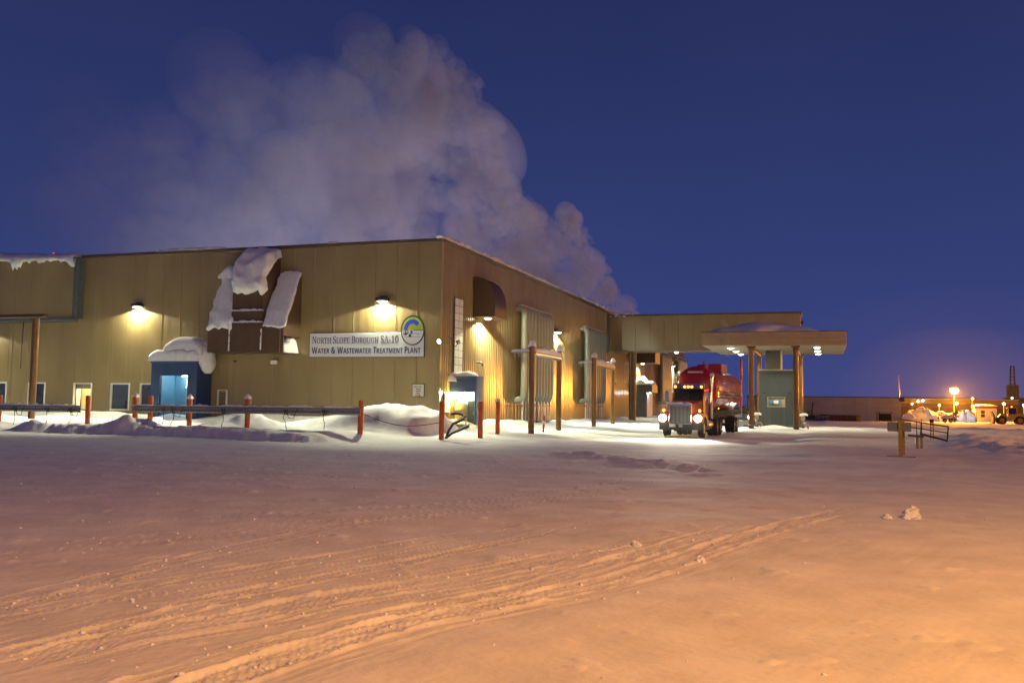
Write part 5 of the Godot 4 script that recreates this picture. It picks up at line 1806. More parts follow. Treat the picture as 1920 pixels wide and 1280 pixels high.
func pickup() -> void:
	var T := thing("pickup_truck", "dark pickup truck with lit headlights waiting behind the tanker", "pickup", Vector3(-7.0, -0.15, -78.0), -1)
	var st := mb()
	sideways(st, [Vector2(0, 0.45), Vector2(0.05, 0.75), Vector2(-0.05, 1.05), Vector2(-1.2, 1.15), Vector2(-1.75, 1.72), Vector2(-3.3, 1.76), Vector2(-3.6, 1.12), Vector2(-5.4, 1.1), Vector2(-5.4, 0.45)], -0.95, 0.95)
	var b := obj("body", st, M.grime, T)
	st = mb()
	box(st, Vector3(0, 1.42, -1.42), Vector3(1.6, 0.68, 0.03), 0.01, Basis(Vector3.RIGHT, -0.76))
	obj("windshield", st, M.dark_glass, b)
	st = mb()
	box(st, Vector3(0, 0.52, 0.08), Vector3(1.9, 0.2, 0.12), 0.03)
	obj("bumper", st, M.steel, T)
	st = mb()
	box(st, Vector3(0, 0.82, 0.03), Vector3(1.0, 0.24, 0.05), 0.01)
	obj("grille", st, M.dark, T)
	for s in [-1.0, 1.0]:
		st = mb()
		lathe(st, [Vector2(0.0, 0.06), Vector2(0.10, 0.04), Vector2(0.13, 0.0), Vector2(0, 0.0)], Transform3D(Basis(Vector3.RIGHT, PI / 2), Vector3(s * 0.75, 0.86, 0.04)), 14)
		var l := obj("headlight", st, M.lamp_head, T)
		spot(l, Vector3(s * 0.75, 0.86, 0.16), Vector3(0.0, -0.06, 1.0), Color(1, 0.96, 0.84), 60.0, 32.0, 0.9, 0.05)
		st = mb()
		box(st, Vector3(s * 0.8, 0.62, 0.06), Vector3(0.12, 0.06, 0.04), 0.01)
		obj("turn_lamp", st, M.lamp_amber, T)
		for z in [-0.95, -4.3]:
			wheel(T, Vector3(s * 0.82, 0.39, z), 0.39, 0.26, M.steel)

# ---------------------------------------------------------------- the right-hand yard
func yard_right() -> void:
	var B := thing("barrier_board", "olive board fixed between two yellow posts near the right side", "barrier", Vector3(2.25, gh(2.25, -33.7) - 0.1, -33.7))
	var st := mb()
	box(st, Vector3(0, 0.66, 0), Vector3(0.13, 1.34, 0.13), 0.01)
	obj("post", st, M.yellow, B)
	st = mb()
	box(st, Vector3(0.14, 0.66, -1.1), Vector3(0.15, 1.36, 0.15), 0.01)
	obj("post", st, M.yellow, B)
	st = mb()
	box(st, Vector3(-0.02, 1.10, -0.12), Vector3(0.74, 0.32, 0.08), 0.01)
	box(st, Vector3(0.06, 1.10, -0.60), Vector3(0.10, 0.26, 0.9), 0.01)
	obj("board", st, M.drab, B)
	st = mb()
	box(st, Vector3(0.02, -0.03 + 0.12, 0.05), Vector3(0.9, 0.05, 0.16), 0.01)
	obj("foot_plate", st, M.slate, B)
	# two short posts with a tilted plate and whip rods
	var S := thing("card_stand", "pair of short yellow posts with a tilted plate on top", "stand", Vector3(3.36, gh(3.36, -40.0) - 0.1, -40.0))
	for x in [-0.07, 0.09]:
		st = mb()
		box(st, Vector3(x, 0.28, 0), Vector3(0.10, 0.56, 0.10), 0.01)
		obj("post", st, M.yellow, S)
	st = mb()
	box(st, Vector3(-0.12, 0.60, 0), Vector3(0.58, 0.09, 0.32), 0.03, Basis(Vector3.FORWARD, 0.05))
	obj("plate", st, M.slate, S)
	st = mb()
	tube(st, [Vector3(-0.08, 0.6, -0.05), Vector3(-0.08, 1.26, -0.05)], 0.014, 6)
	tube(st, [Vector3(0.10, 0.6, -0.05), Vector3(0.11, 1.28, -0.05)], 0.014, 6)
	obj("rod", st, M.dark, S)
	# tilted tube gate
	var G := thing("tube_gate", "dark tube gate tilted in the snow, lit orange from behind", "gate", Vector3(3.0, 0, -44.0))
	st = mb()
	tube(st, [Vector3(0.0, 1.12, -0.4), Vector3(1.86, 0.85, 0.1)], 0.030, 8)
	tube(st, [Vector3(0.0, 0.84, -0.4), Vector3(1.84, 0.58, 0.1)], 0.022, 8)
	tube(st, [Vector3(0.78, 0.50, -0.2), Vector3(1.83, 0.24, 0.1)], 0.045, 8)
	tube(st, [Vector3(0.82, 1.02, -0.2), Vector3(0.78, 0.46, -0.2)], 0.028, 8)
	tube(st, [Vector3(1.86, 0.86, 0.1), Vector3(1.80, 0.22, 0.1)], 0.032, 8)
	tube(st, [Vector3(0.62, 1.20, -0.25), Vector3(0.62, 0.42, -0.25)], 0.016, 6)
	obj("frame", st, M.rust, G)
	var L := thing("gate_post", "thin latch post with a dark box on top behind the tube gate", "post", Vector3(4.5, 0.0, -47.0))
	st = mb()
	for x in [-0.05, 0.06]:
		tube(st, [Vector3(x, 0.0, 0), Vector3(x, 1.0, 0)], 0.018, 8)
	for k in 5:
		tube(st, [Vector3(-0.05, 0.3 + 0.14 * k, 0), Vector3(0.06, 0.3 + 0.14 * k, 0)], 0.012, 6)
	obj("ladder_frame", st, M.rust, L)
	st = mb()
	box(st, Vector3(0.0, 1.04, 0), Vector3(0.18, 0.18, 0.14), 0.02)
	obj("box", st, M.dark, L)
	# unseen pole lamps, placed for the light they cast into the yard
	yard_lamp("unseen sodium yard lamp behind the viewer, placed to light the foreground snow", Vector3(8.2, 0, -2.4), 9.2, 225.0)
	yard_lamp("unseen sodium yard lamp far right, placed to light the side wall and right bank", Vector3(30.0, 0, -52.0), 9.0, 480.0)
	yard_lamp("unseen sodium yard lamp along the right road, placed to light the far yard", Vector3(46.0, -0.9, -140.0), 9.5, 700.0)
	yard_lamp("added whiter fill lamp on a tall pole far behind the viewer", Vector3(12.0, 0, 58.0), 11.0, 760.0, Color(1.0, 0.88, 0.80))  # added fill for the front wall, hood snow and cut bank

func yard_lamp(label: String, at: Vector3, h: float, e: float, col := Color(1.0, 0.668, 0.28)) -> void:
	var L := thing("yard_lamp", label, "street lamp", at, 0, "unseen lamps around the yard")
	var st := mb()
	tube(st, [Vector3(0, -0.3, 0), Vector3(0, h, 0)], 0.12, 14, true, 0.07)
	obj("pole", st, M.steel, L)
	st = mb()
	box(st, Vector3(-0.3, h + 0.05, 0), Vector3(1.0, 0.16, 0.40), 0.05)
	obj("housing", st, M.dark, L)
	st = mb()
	lathe(st, [Vector2(0, -0.14), Vector2(0.10, -0.12), Vector2(0.19, -0.03), Vector2(0.2, 0.0), Vector2(0, 0.0)], Transform3D(Basis(), Vector3(-0.45, h - 0.03, 0)), 18)
	obj("lens", st, M.lamp_sodium, L)
	omni(L, Vector3(-0.45, h - 0.26, 0), col, e, 0.1)

func unseen_rear_flood(label: String, at: Vector3, e: float, col: Color) -> void:  # unseen lamps behind the plant, placed to light the steam
	var L := thing("flood_lamp", label, "lamp", at, 0, "unseen flood lamps behind the plant")
	var st := mb()
	tube(st, [Vector3(0, -at.y - 0.2, 0), Vector3(0, 0, 0)], 0.12, 10)
	obj("pole", st, M.steel, L)
	st = mb()
	box(st, Vector3(0, 0.1, 0), Vector3(0.9, 0.3, 0.7), 0.08)
	obj("housing", st, M.dark, L)
	st = mb()
	box(st, Vector3(0, 0.27, 0), Vector3(0.7, 0.04, 0.5), 0.01)
	obj("lens", st, M.lamp_white, L)
	spot(L, Vector3(0, 0.36, 0), Vector3(0.0, 0.8, 0.6), col, e, 75.0, 0.5, 0.2)

func far_lamp(label: String, at: Vector3, e: float, m: Material, col: Color, size := 0.28, pole := 0.0) -> void:
	var L := thing("far_lamp", label, "lamp", at - Vector3(0, pole, 0), 0, "small lamps in the far yard")
	var st := mb()
	lathe(st, [Vector2(0, -size), Vector2(size * 0.8, -size * 0.5), Vector2(size, 0), Vector2(size * 0.8, size * 0.5), Vector2(0, size)], Transform3D(Basis(), Vector3(0, pole, 0)), 14)
	obj("bulb", st, m, L)
	st = mb()
	if pole > 0.0:
		tube(st, [Vector3(0, -0.3, 0), Vector3(0, pole + 0.2, -0.35), Vector3(0, pole + 0.35, -0.05)], 0.07, 8)
	else:
		tube(st, [Vector3(0, -1.6, -0.45), Vector3(0, size + 0.1, -0.45), Vector3(0, size + 0.1, 0)], 0.06, 8)
	obj("bracket", st, M.steel, L)
	if e > 0.0:
		omni(L, Vector3(0, pole, 0.0) if size * 2.0 < 0.5 else Vector3(0, pole - size - 0.05, 0.2), col, e, 0.1)

func far_yard() -> void:
	unseen_rear_flood("unseen flood lamp behind the middle of the plant, placed to light the steam", Vector3(-60.0, 14.0, -146.0), 1080.0, Color(0.94, 0.91, 1.0))
	unseen_rear_flood("unseen flood lamp behind the left end of the plant, placed to light the steam", Vector3(-90.0, 14.0, -146.0), 1080.0, Color(0.94, 0.91, 1.0))
	unseen_rear_flood("unseen flood lamp behind the right end of the plant, placed to light the steam", Vector3(-27.0, 13.0, -145.0), 800.0, Color(1.0, 0.84, 0.88))
	# the long pale shed
	var F := thing("storage_shed", "long low pale shed far behind the canopy", "building", Vector3(-1.45, -0.95, -196.0))
	var st := mb()
	box(st, Vector3(0, 2.3, -4.0), Vector3(29.4, 4.7, 8.0))
	obj("wall", st, M.pale_wall, F)
	for k in 14:
		st = mb()
		box(st, Vector3(-13.65 + k * 2.1, 2.3, 0.04), Vector3(2.07, 4.6, 0.08), 0.03)
		obj("wall_panel", st, M.pale_wall, F)
	st = mb()
	box(st, Vector3(0, 4.7, -4.0), Vector3(29.8, 0.16, 8.4), 0.04)
	obj("roof", st, M.coping, F)
	st = mb()
	tube(st, [Vector3(14.5, 4.6, 0), Vector3(14.3, 9.0, 0)], 0.12, 8, true, 0.05)
	obj("mast", st, M.steel, F)
	st = mb()
	box(st, Vector3(14.9, 4.3, 0.0), Vector3(0.9, 0.8, 0.6), 0.05)
	obj("corner_box", st, M.dark, F)
	# culvert pipes and odds and ends before it
	var C := thing("culvert_pipe", "long dark culvert pipe lying in the far snow with an orange end", "pipe", Vector3(2.5, -0.35, -184.0))
	st = mb()
	for k in 12:
		tube(st, [Vector3(-2.5 + k * 0.40, 0, 0), Vector3(-2.5 + k * 0.40 + 0.36, 0, 0)], 0.62 if k % 2 == 0 else 0.58, 18)
	obj("pipe", st, M.rust, C)
	st = mb()
	tube(st, [Vector3(2.32, 0, 0), Vector3(2.9, 0.0, 0)], 0.66, 18)
	obj("end_collar", st, M.machine, C)
	var E := thing("small_drill", "dark small machine with a thin upright mast in the far snow", "machine", Vector3(-3.9, -0.9, -195.0))
	st = mb()
	box(st, Vector3(0, 0.5, 0), Vector3(2.2, 0.8, 1.4), 0.1)
	box(st, Vector3(-0.7, 1.05, 0), Vector3(0.8, 0.6, 1.2), 0.1)
	obj("body", st, M.dark, E)
	st = mb()
	tube(st, [Vector3(0.5, 0.8, 0), Vector3(0.75, 3.6, 0)], 0.10, 8)
	tube(st, [Vector3(-0.6, 1.2, 0), Vector3(0.6, 1.9, 0)], 0.06, 8)
	obj("mast", st, M.dark, E)
	var P := thing("steel_rack", "dark open rack of pallets between the machine and the culvert pipe", "rack", Vector3(-0.9, -0.9, -195.0))
	st = mb()
	for x in [-0.75, 0.0, 0.75]:
		box(st, Vector3(x, 0.5, 0), Vector3(0.12, 1.1, 0.8))
	box(st, Vector3(0, 1.0, 0), Vector3(1.7, 0.14, 0.9), 0.02)
	obj("frame", st, M.dark, P)
	st = mb()
	box(st, Vector3(0, 0.62, 0), Vector3(1.4, 0.3, 0.8), 0.02)
	obj("pallet", st, M.drab, P)
	var K := thing("fuel_skid", "black tank skid in front of the far shed's right end", "tank", Vector3(9.9, -0.95, -186.0))
	st = mb()
	box(st, Vector3(0, 0.85, 0), Vector3(2.0, 1.4, 1.6), 0.12)
	obj("tank", st, M.black, K)
	st = mb()
	for x in [-1.5, -1.1, 1.0]:
		tube(st, [Vector3(x, 0, 0.4), Vector3(x, 1.9, 0.4)], 0.07, 8)
	box(st, Vector3(0.2, 1.75, 0.0), Vector3(2.6, 0.08, 1.0))
	obj("stand", st, M.rust, K)
	# long red brown hall with a lit fascia
	var H := thing("long_hall", "long dark red hall with an orange lit roof band under the lamps", "building", Vector3(29.0, -0.95, -268.0))
	st = mb()
	box(st, Vector3(0, 1.9, -6.0), Vector3(34.0, 4.2, 12.0))
	obj("wall", st, M.red_wall, H)
	st = mb()
	box(st, Vector3(0, 4.55, 0.0), Vector3(34.4, 1.2, 1.2), 0.05)
	obj("fascia", st, M.machine, H)
	st = mb()
	box(st, Vector3(0, 5.2, -6.0), Vector3(34.6, 0.12, 13.4), 0.03)
	obj("roof", st, M.snow, H)
	for k in 8:
		st = mb()
		box(st, Vector3(-14.0 + k * 4.0, 1.6, 0.06), Vector3(2.6, 2.8, 0.1), 0.03)
		obj("door", st, M.rust, H)
	# snow piles
	for q in [[17.4, -202.0, 7.0, 2.5, "largest snow pile beside the far shed"], [14.6, -196.0, 3.0, 1.6, "small snow pile touching the far shed's corner"], [21.4, -205.0, 3.6, 2.1, "rounded snow pile right of the largest one"], [25.0, -215.0, 7.0, 1.7, "low snow bank behind the far parked trailer"]]:
		st = mb()
		mound(st, Transform3D(), q[2], q[2] * 0.8, q[3], int(q[0]), 0.22, 0.05, 30, 24, 2.0, 0.45)
		var o := obj("snow_pile", st, M.snow)
		o.position = Vector3(q[0], -1.0, q[1])
		tag(o, q[4], "snow pile", "snow piles in the far yard")
	# trailer, skip, site hut, loader
	var D := thing("waste_skip", "open fronted skip heaped with bright snow in the far yard", "skip", Vector3(25.2, -0.95, -200.0))
	st = mb()
	box(st, Vector3(0, 0.06, -1.0), Vector3(3.9, 0.12, 2.4), 0.02)
	box(st, Vector3(-1.95, 1.0, -1.0), Vector3(0.35, 2.0, 2.4), 0.02)
	box(st, Vector3(1.95, 1.0, -1.0), Vector3(0.10, 2.0, 2.4), 0.02)
	box(st, Vector3(0, 1.0, -2.15), Vector3(3.9, 2.0, 0.1), 0.02)
	obj("body", st, M.rust, D)
	st = mb()
	mound(st, Transform3D(Basis(), Vector3(0.1, 0.1, -1.05)), 3.4, 2.0, 1.75, 111, 0.4, 0.0, 24, 16, 3.0, 1.2)
	obj("snow_load", st, M.snow, D)
	far_lamp("white lamp placed to brighten the snow heaped in the skip", Vector3(25.2, 1.4, -198.3), 4.0, M.lamp_cold, Color(0.85, 0.93, 1.0), 0.12)  # placed to brighten the snow load
	var Tt := thing("flat_trailer", "low dark trailer frame parked left of the snow skip", "trailer", Vector3(21.3, -0.95, -193.0))
	st = mb()
	box(st, Vector3(0, 0.75, 0), Vector3(3.4, 0.14, 1.4), 0.02)
	for x in [-1.6, 1.0]:
		box(st, Vector3(x, 1.0, 0), Vector3(0.1, 0.6, 1.4))
	obj("deck", st, M.dark, Tt)
	for x in [-0.6, 0.4]:
		wheel(Tt, Vector3(x, 0.4, 0.6), 0.4, 0.25, M.steel, false, PI / 2)
	st = mb()
	mound(st, Transform3D(Basis(), Vector3(0.2, 0.82, 0)), 2.6, 1.2, 0.55, 112, 0.4, 0.0)
	obj("snow_load", st, M.snow, Tt)
	var W := thing("site_hut", "pale site hut with a red roof edge and two small windows", "hut", Vector3(29.7, -0.95, -206.0))
	st = mb()
	box(st, Vector3(0, 1.55, -2.0), Vector3(3.9, 3.2, 4.0), 0.03)
	var hw := obj("wall", st, M.pale_wall, W)
	for k in 9:
		st = mb()
		box(st, Vector3(-1.76 + 0.44 * k, 1.4, 0.03), Vector3(0.42, 2.7, 0.05), 0.012)
		obj("plank", st, M.plaster, hw)
	st = mb()
	box(st, Vector3(0, 3.1, -1.9), Vector3(4.2, 0.45, 4.5), 0.04)
	obj("roof_edge", st, M.red_wall, W)
	st = mb()
	mound(st, Transform3D(Basis(), Vector3(0, 3.32, -1.9)), 4.2, 4.4, 0.25, 113, 0.3, 0.02)
	obj("roof_snow", st, M.snow, W)
	for y in [1.35, 2.1]:
		st = mb()
		box(st, Vector3(-0.55, y, 0.07), Vector3(0.72, 0.62, 0.06), 0.02)
		var win := obj("window", st, M.dark, W)
		st = mb()
		box(st, Vector3(-0.55, y, 0.105), Vector3(0.6, 0.5, 0.02))
		obj("pane", st, M.dark_glass, win)
	loader()
	# the big sodium lamp in view and the small lamps
	var Y := thing("sodium_lamp", "brightest orange sodium lamp on a pole in the far right yard", "street lamp", Vector3(24.5, -0.95, -211.0))
	st = mb()
	tube(st, [Vector3(0, -0.2, 0), Vector3(0, 6.6, 0)], 0.14, 12, true, 0.09)
	obj("pole", st, M.rust, Y)
	st = mb()
	box(st, Vector3(0, 6.95, 0.25), Vector3(1.3, 0.3, 1.1), 0.06)
	obj("housing", st, M.dark, Y)
	st = mb()
	lathe(st, [Vector2(0, -0.7), Vector2(0.6, -0.5), Vector2(0.85, -0.1), Vector2(0.85, 0.2), Vector2(0, 0.3)], Transform3D(Basis(Vector3.RIGHT, 0.5), Vector3(0, 6.5, 0.5)), 20)
	obj("lens", st, glow("lamp_flood", Color(1.0, 0.66, 0.20), 60.0), Y)
	omni(Y, Vector3(0, 6.0, 1.35), Color(1.0, 0.64, 0.20), 3000.0, 0.4)
	var warm := Color(1, 0.7, 0.35)
	far_lamp("small orange lamp at the left end of the far hall", Vector3(20.6, 2.9, -264.0), 3.0, M.lamp_warm, warm, 0.28, 3.8)
	far_lamp("left one of two close lamps over the far hall", Vector3(22.2, 3.6, -266.0), 3.0, M.lamp_warm, warm, 0.30)
	far_lamp("white one of two close lamps over the far hall", Vector3(23.4, 3.8, -266.0), 2.0, M.lamp_cold, Color(0.9, 0.95, 1), 0.28)
	far_lamp("small orange lamp on a pole above the low snow bank", Vector3(21.7, 2.4, -211.0), 6.0, M.lamp_warm, warm, 0.24, 3.3)
	far_lamp("wide warm lamp on the far hall right of the sodium lamp's pole", Vector3(31.5, 3.2, -266.0), 8.0, M.lamp_warm, warm, 0.45)
	far_lamp("tall pole lamp left of the pale site hut", Vector3(27.2, 3.8, -205.0), 6.0, M.lamp_warm, warm, 0.24, 4.7)
	far_lamp("warm lamp just over the cab of the wheel loader", Vector3(34.4, 2.9, -215.0), 8.0, M.lamp_warm, warm, 0.30, 3.8)
	far_lamp("bluish white lamp at the right edge beside the wheel loader", Vector3(38.6, 2.7, -218.0), 8.0, M.lamp_blue, Color(0.7, 0.8, 1.0), 0.26, 3.6)
	far_lamp("dim white lamp under the drill tower", Vector3(48.5, 5.0, -290.0), 4.0, M.lamp_cold, Color(0.9, 1, 0.9), 0.26, 5.9)
	# drill tower
	var R := thing("drill_tower", "dark drill tower rising at the right edge of the horizon", "tower", Vector3(68.0, -1.0, -405.0))
	st = mb()
	box(st, Vector3(0, 2.5, 0), Vector3(16.0, 5.0, 8.0), 0.1)
	box(st, Vector3(1.5, 6.0, 0), Vector3(9.0, 3.0, 6.0), 0.1)
	obj("base_house", st, M.dark, R)
	st = mb()
	box(st, Vector3(0, 9.5, 0), Vector3(3.8, 6.0, 3.8), 0.1)
	obj("tower_house", st, M.dark, R)
	st = mb()
	for k in [[-0.8, -0.8], [0.8, -0.8], [0.8, 0.8], [-0.8, 0.8]]:
		tube(st, [Vector3(k[0], 12.0, k[1]), Vector3(k[0] * 0.7, 20.0, k[1] * 0.7)], 0.22, 6)
	for k in 6:
		box(st, Vector3(0, 13.0 + k * 1.35, 0), Vector3(1.6 - 0.07 * k, 0.25, 1.6 - 0.07 * k))
	obj("mast", st, M.dark, R)
	# low dark sheds along the right horizon
	for q in [[52.0, -330.0, 22.0, 4.4, "low dark shed on the horizon left of the drill tower"], [30.5, -300.0, 20.0, 5.2, "low dark shed on the horizon behind the site hut"]]:
		var S := thing("far_shed", q[4], "building", Vector3(q[0], -1.0, q[1]), 0, "sheds on the horizon")
		st = mb()
		box(st, Vector3(0, q[3] * 0.5, 0), Vector3(q[2], q[3], 9.0), 0.05)
		obj("wall", st, M.red_wall, S)
		st = mb()
		prism(st, [Vector2(-4.8, q[3]), Vector2(4.8, q[3]), Vector2(0, q[3] + 1.0)], -q[2] * 0.51, q[2] * 0.51, Transform3D(Basis(Vector3(0, 0, 1), Vector3(0, 1, 0), Vector3(-1, 0, 0)), Vector3.ZERO))
		obj("roof", st, M.coping, S)
	# mast with a red aircraft beacon behind the plant
	var A := thing("beacon_mast", "distant mast tip with a red beacon over the upper left roof", "mast", Vector3(-165.0, -1.0, -160.0))
	st = mb()
	tube(st, [Vector3(0, 0, 0), Vector3(0, 34.3, 0)], 0.22, 8, true, 0.1)
	obj("mast", st, M.dark, A)
	st = mb()
	lathe(st, [Vector2(0, -0.22), Vector2(0.22, -0.12), Vector2(0.24, 0.1), Vector2(0, 0.26)], Transform3D(Basis(), Vector3(0, 34.6, 0)), 12)
	var bl := obj("beacon_lamp", st, M.lamp_beacon, A)
	omni(bl, Vector3(0, 34.6, 0), Color(1, 0.06, 0.12), 6.0, 0.2)

func loader() -> void:
	var L := thing("wheel_loader", "orange yellow wheel loader at the right edge facing left", "loader", Vector3(30.6, -1.0, -186.0))
	var st := mb()
	prism(st, [Vector2(-0.2, 0.9), Vector2(3.2, 0.9), Vector2(3.3, 1.9), Vector2(1.4, 2.05), Vector2(-0.2, 1.7)], -0.75, 0.75)
	obj("engine_hood", st, M.machine, L)
	st = mb()
	prism(st, [Vector2(-1.9, 0.7), Vector2(-0.3, 0.7), Vector2(-0.3, 1.5), Vector2(-0.9, 2.0), Vector2(-1.5, 1.9), Vector2(-1.9, 1.3)], -0.5, 0.5)
	obj("front_frame", st, M.machine, L)
	st = mb()
	for x in [-0.25, 1.1]:
		for z in [-0.65, 0.65]:
			box(st, Vector3(x, 2.35, z), Vector3(0.10, 1.3, 0.10))
	box(st, Vector3(0.42, 3.02, 0), Vector3(1.7, 0.14, 1.6), 0.04)
	box(st, Vector3(0.42, 1.75, 0), Vector3(1.45, 0.3, 1.4))
	var cab := obj("cab", st, M.machine, L)
	st = mb()
	box(st, Vector3(0.42, 2.4, 0), Vector3(1.25, 1.05, 1.24))
	obj("window", st, M.dark_glass, cab)
	st = mb()
	for z in [-0.55, 0.55]:
		prism(st, [Vector2(-0.9, 1.75), Vector2(-0.7, 1.95), Vector2(-2.3, 1.2), Vector2(-2.8, 0.5), Vector2(-2.6, 0.42), Vector2(-2.1, 1.0)], z - 0.1, z + 0.1)
	obj("lift_arm", st, M.machine, L)
	st = mb()
	prism(st, [Vector2(-2.5, 0.3), Vector2(-2.45, 1.5), Vector2(-2.9, 2.4), Vector2(-3.0, 2.4), Vector2(-2.75, 1.4), Vector2(-2.8, 0.3)], -1.3, 1.3)
	prism(st, [Vector2(-2.5, 0.3), Vector2(-3.8, 0.18), Vector2(-3.8, 0.10), Vector2(-2.5, 0.15)], -1.3, 1.3)
	obj("bucket", st, M.rust, L)
	for x in [-1.35, 1.55]:
		for z in [-0.95, 0.95]:
			wheel(L, Vector3(x, 0.78, z), 0.78, 0.52, M.machine, false, PI / 2)
	st = mb()
	lathe(st, [Vector2(0, -0.1), Vector2(0.12, -0.05), Vector2(0.12, 0.05), Vector2(0, 0.12)], Transform3D(Basis(), Vector3(0.4, 3.2, 0)), 10)
	obj("beacon_lamp", st, M.lamp_amber, L)

# ---------------------------------------------------------------- steam and small things
func steam() -> void:
	var S := Node3D.new()
	S.name = "steam_plume"
	add_child(S)
	tag(S, "great plume of steam drifting up and left from behind the plant roof", "steam")
	S.set_meta("kind", "stuff")
	var r := RandomNumberGenerator.new()
	r.seed = 77
	# x, y, z, radius, density of the body puffs
	# outline of the plume: x, y, radius, thickness (optical), distance
	var body := [
		[-22.6, 12.0, 1.0, 1.1, -112], [-24.6, 13.2, 1.7, 1.3, -112], [-26.8, 15.2, 2.2, 1.4, -112], [-28.8, 18.2, 2.7, 1.4, -112], [-30.4, 21.6, 2.6, 1.4, -112], [-31.5, 25.0, 1.7, 1.3, -112],
		[-31.5, 15.0, 3.6, 1.3, -112], [-35.0, 18.5, 4.3, 1.2, -112], [-39.5, 20.5, 4.6, 1.1, -113], [-44.0, 22.5, 5.0, 1.1, -114], [-48.0, 17.0, 5.5, 1.0, -114], [-39.5, 15.0, 4.5, 1.0, -114],
		[-41.5, 27.6, 3.2, 1.0, -117], [-35.3, 22.3, 3.4, 1.1, -113], [-38.6, 25.2, 3.2, 1.0, -115], [-45.5, 31.5, 4.8, 1.1, -118], [-48.0, 37.5, 5.4, 1.1, -119], [-51.5, 45.0, 5.4, 1.0, -120], [-57.5, 50.0, 6.0, 0.9, -121], [-66.0, 52.5, 5.5, 0.7, -122],
		[-55.0, 31.0, 9.0, 1.1, -119], [-58.0, 41.0, 8.0, 1.0, -121], [-64.0, 30.0, 10.0, 1.0, -121], [-68.0, 42.0, 8.0, 0.75, -122], [-76.0, 33.0, 10.0, 0.85, -122], [-62.0, 19.0, 9.0, 0.9, -117],
		[-80.0, 21.0, 10.0, 0.8, -119], [-88.0, 32.0, 11.0, 0.55, -124], [-96.0, 24.0, 11.0, 0.5, -122], [-92.0, 46.0, 12.0, 0.34, -126], [-80.0, 45.0, 10.0, 0.42, -124], [-100.0, 40.0, 13.0, 0.34, -126], [-112.0, 28.0, 13.0, 0.3, -126], [-122.0, 40.0, 14.0, 0.16, -128],
	]
	var done := []
	for pass_no in 3:
		for t in [4000, 7000, 10000][pass_no]:
			var b = body[r.randi_range(0, body.size() - 1)]
			var q := Vector2.from_angle(r.randf() * TAU) * sqrt(r.randf())
			var rad: float = b[2] * [r.randf_range(0.6, 0.95), r.randf_range(0.27, 0.42), r.randf_range(0.12, 0.2)][pass_no]
			var reach: float = [0.58, 0.86, 0.94][pass_no]
			var at := Vector3(b[0] + q.x * b[2] * reach, b[1] + q.y * b[2] * reach, b[4])
			if at.y < 10.5:
				continue
			var gap: float = ([0.44, 0.54, 0.66] if b[3] > 0.6 else [0.36, 0.50, 1.2])[pass_no]
			var free := true
			for o in done:
				if o.w == float(pass_no) and Vector2(o.x - at.x, o.y - at.y).length() < gap * (o.z + rad):
					free = false
					break
			if free:
				done.append(Vector4(at.x, at.y, rad, pass_no))
				at.z += rad * r.randf_range(-0.8, 0.8)
				var k: float = b[3] / rad
				puff(S, at, rad, [0.16 if b[3] > 0.6 else 0.15, 0.085, 0.055][pass_no] * k * r.randf_range(0.55, 1.4), r)
	var W := Node3D.new()
	W.name = "exhaust_wisp"
	add_child(W)
	tag(W, "thin wisp of exhaust rising behind the tanker", "steam")
	W.set_meta("kind", "stuff")
	haze("ice_haze", "faint haze placed round the orange lamp in the far yard to give its halo", Vector3(26.0, 4.0, -208.0), Vector3(84.0, 46.0, 80.0), 0.00022)  # thin fog placed here so the orange lamp shows a halo
	haze("ice_haze", "denser haze placed close round the orange lamp in the far yard to give its halo", Vector3(25.0, 5.0, -209.0), Vector3(46.0, 27.0, 46.0), 0.0004)
	haze("exhaust_haze", "faint haze added round the tanker headlights to give their glow", Vector3(-7.4, 1.2, -46.3), Vector3(5.4, 3.0, 6.6), 0.0012)  # added fog that gives the headlights their glow
	for k in 6:
		puff(W, Vector3(-6.85 - 0.10 * k + 0.03 * k * k * 0.5, 5.2 + 0.42 * k, -66.6), 0.20 + 0.035 * k, 0.42 - 0.06 * k, r)

func haze(called: String, label: String, at: Vector3, size: Vector3, density: float) -> void:
	var f := FogVolume.new()
	f.name = numbered(called)
	f.shape = RenderingServer.FOG_VOLUME_SHAPE_ELLIPSOID
	f.size = size
	var m := FogMaterial.new()
	m.density = density
	m.albedo = Color(0.98, 0.98, 0.98)
	f.material = m
	add_child(f)
	f.position = at
	tag(f, label, "haze")
	f.set_meta("kind", "stuff")

func puff(parent: Node, at: Vector3, rad: float, density: float, r: RandomNumberGenerator) -> void:
	var f := FogVolume.new()
	f.name = "steam_puff"
	f.shape = RenderingServer.FOG_VOLUME_SHAPE_ELLIPSOID
	var st := exp(r.randf_range(0.0, 0.55))
	f.size = Vector3(rad * 2.0 * st, rad * 2.0 / st, rad * 2.0)
	var m := FogMaterial.new()
	m.density = density
	m.albedo = Color(0.98, 0.97, 0.97)
	f.material = m
	parent.add_child(f, true)
	f.position = at
	f.rotation = Vector3(r.randf_range(-0.5, 0.5), r.randf_range(-0.5, 0.5), r.randfn(2.3, 0.75))

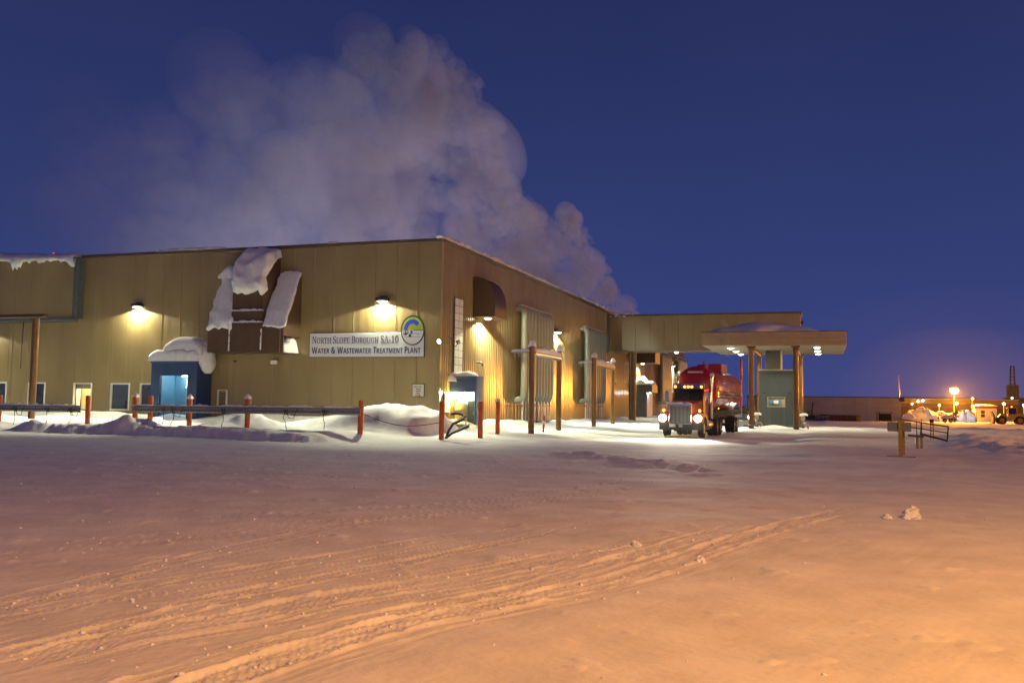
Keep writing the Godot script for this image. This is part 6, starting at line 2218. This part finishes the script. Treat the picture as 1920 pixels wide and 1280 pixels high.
func chunk(label: String, x: float, z: float, s: Vector3, sd: int) -> void:
	var st := mb()
	rock(st, Vector3(0, s.y * 0.30, 0), s * Vector3(1.0, 1.0, 1.0), sd, 0.35)
	rock(st, Vector3(s.x * 0.22, s.y * 0.62, -s.z * 0.1), s * Vector3(0.55, 0.75, 0.6), sd + 9, 0.45)
	rock(st, Vector3(-s.x * 0.42, s.y * 0.16, s.z * 0.2), s * Vector3(0.5, 0.55, 0.5), sd + 5, 0.45)
	var o := obj("snow_chunk", st, M.snow)
	o.position = Vector3(x, gh(x, z) - 0.015, z)
	o.rotation_degrees.y = sd * 37.0
	tag(o, label, "snow chunk", "loose chunks of snow in the yard")

func small_things() -> void:
	chunk("largest snow chunk lying at the right end of the tyre tracks", 1.13, -14.87, Vector3(0.26, 0.19, 0.22), 1)
	chunk("medium snow chunk just left of the largest chunk", 0.78, -14.62, Vector3(0.17, 0.08, 0.14), 2)
	chunk("small rounded snow chunk beside the broad tyre track", -1.28, -9.78, Vector3(0.11, 0.07, 0.09), 3)
	chunk("pair of little snow lumps above the broad tyre track", -2.1, -10.5, Vector3(0.10, 0.07, 0.09), 4)
	# crumbs thrown up along the tracks
	var st := mb()
	rock(st, Vector3(0, 0.2, 0), Vector3(1.0, 0.75, 0.9), 8, 0.5, 9, 6)
	var mesh := finish(st)
	var mm := MultiMesh.new()
	mm.transform_format = MultiMesh.TRANSFORM_3D
	mm.mesh = mesh
	var xs := []
	for t in tracks:
		var n := int(t.len * 7.0 * t.amp)
		for k in n:
			var i := rng.randi_range(0, t.path.size() - 2)
			var p: Vector2 = t.path[i].lerp(t.path[i + 1], rng.randf())
			p += Vector2(rng.randfn(0, 0.16), rng.randfn(0, 0.16))
			xs.append(p)
	for k in 260:
		var d := 4.5 + 26.0 * pow(rng.randf(), 1.6)
		xs.append(Vector2(rng.randf_range(-0.62, 0.62) * d, d))
	mm.instance_count = xs.size()
	for k in xs.size():
		var p: Vector2 = xs[k]
		var x := p.x * cy - p.y * sy
		var z := -p.x * sy - p.y * cy
		var s := 0.010 + 0.028 * pow(rng.randf(), 3.0)
		mm.set_instance_transform(k, Transform3D(Basis(Vector3.UP, rng.randf() * TAU).scaled(Vector3(s, s * rng.randf_range(0.7, 1.2), s)), Vector3(x, gh(x, z) - s * 0.1, z)))
	var o := MultiMeshInstance3D.new()
	o.name = "snow_crumbs"
	o.multimesh = mm
	o.material_override = M.snow
	add_child(o)
	o.set_meta("kind", "stuff")
	tag(o, "crumbs of snow scattered over the yard", "snow")
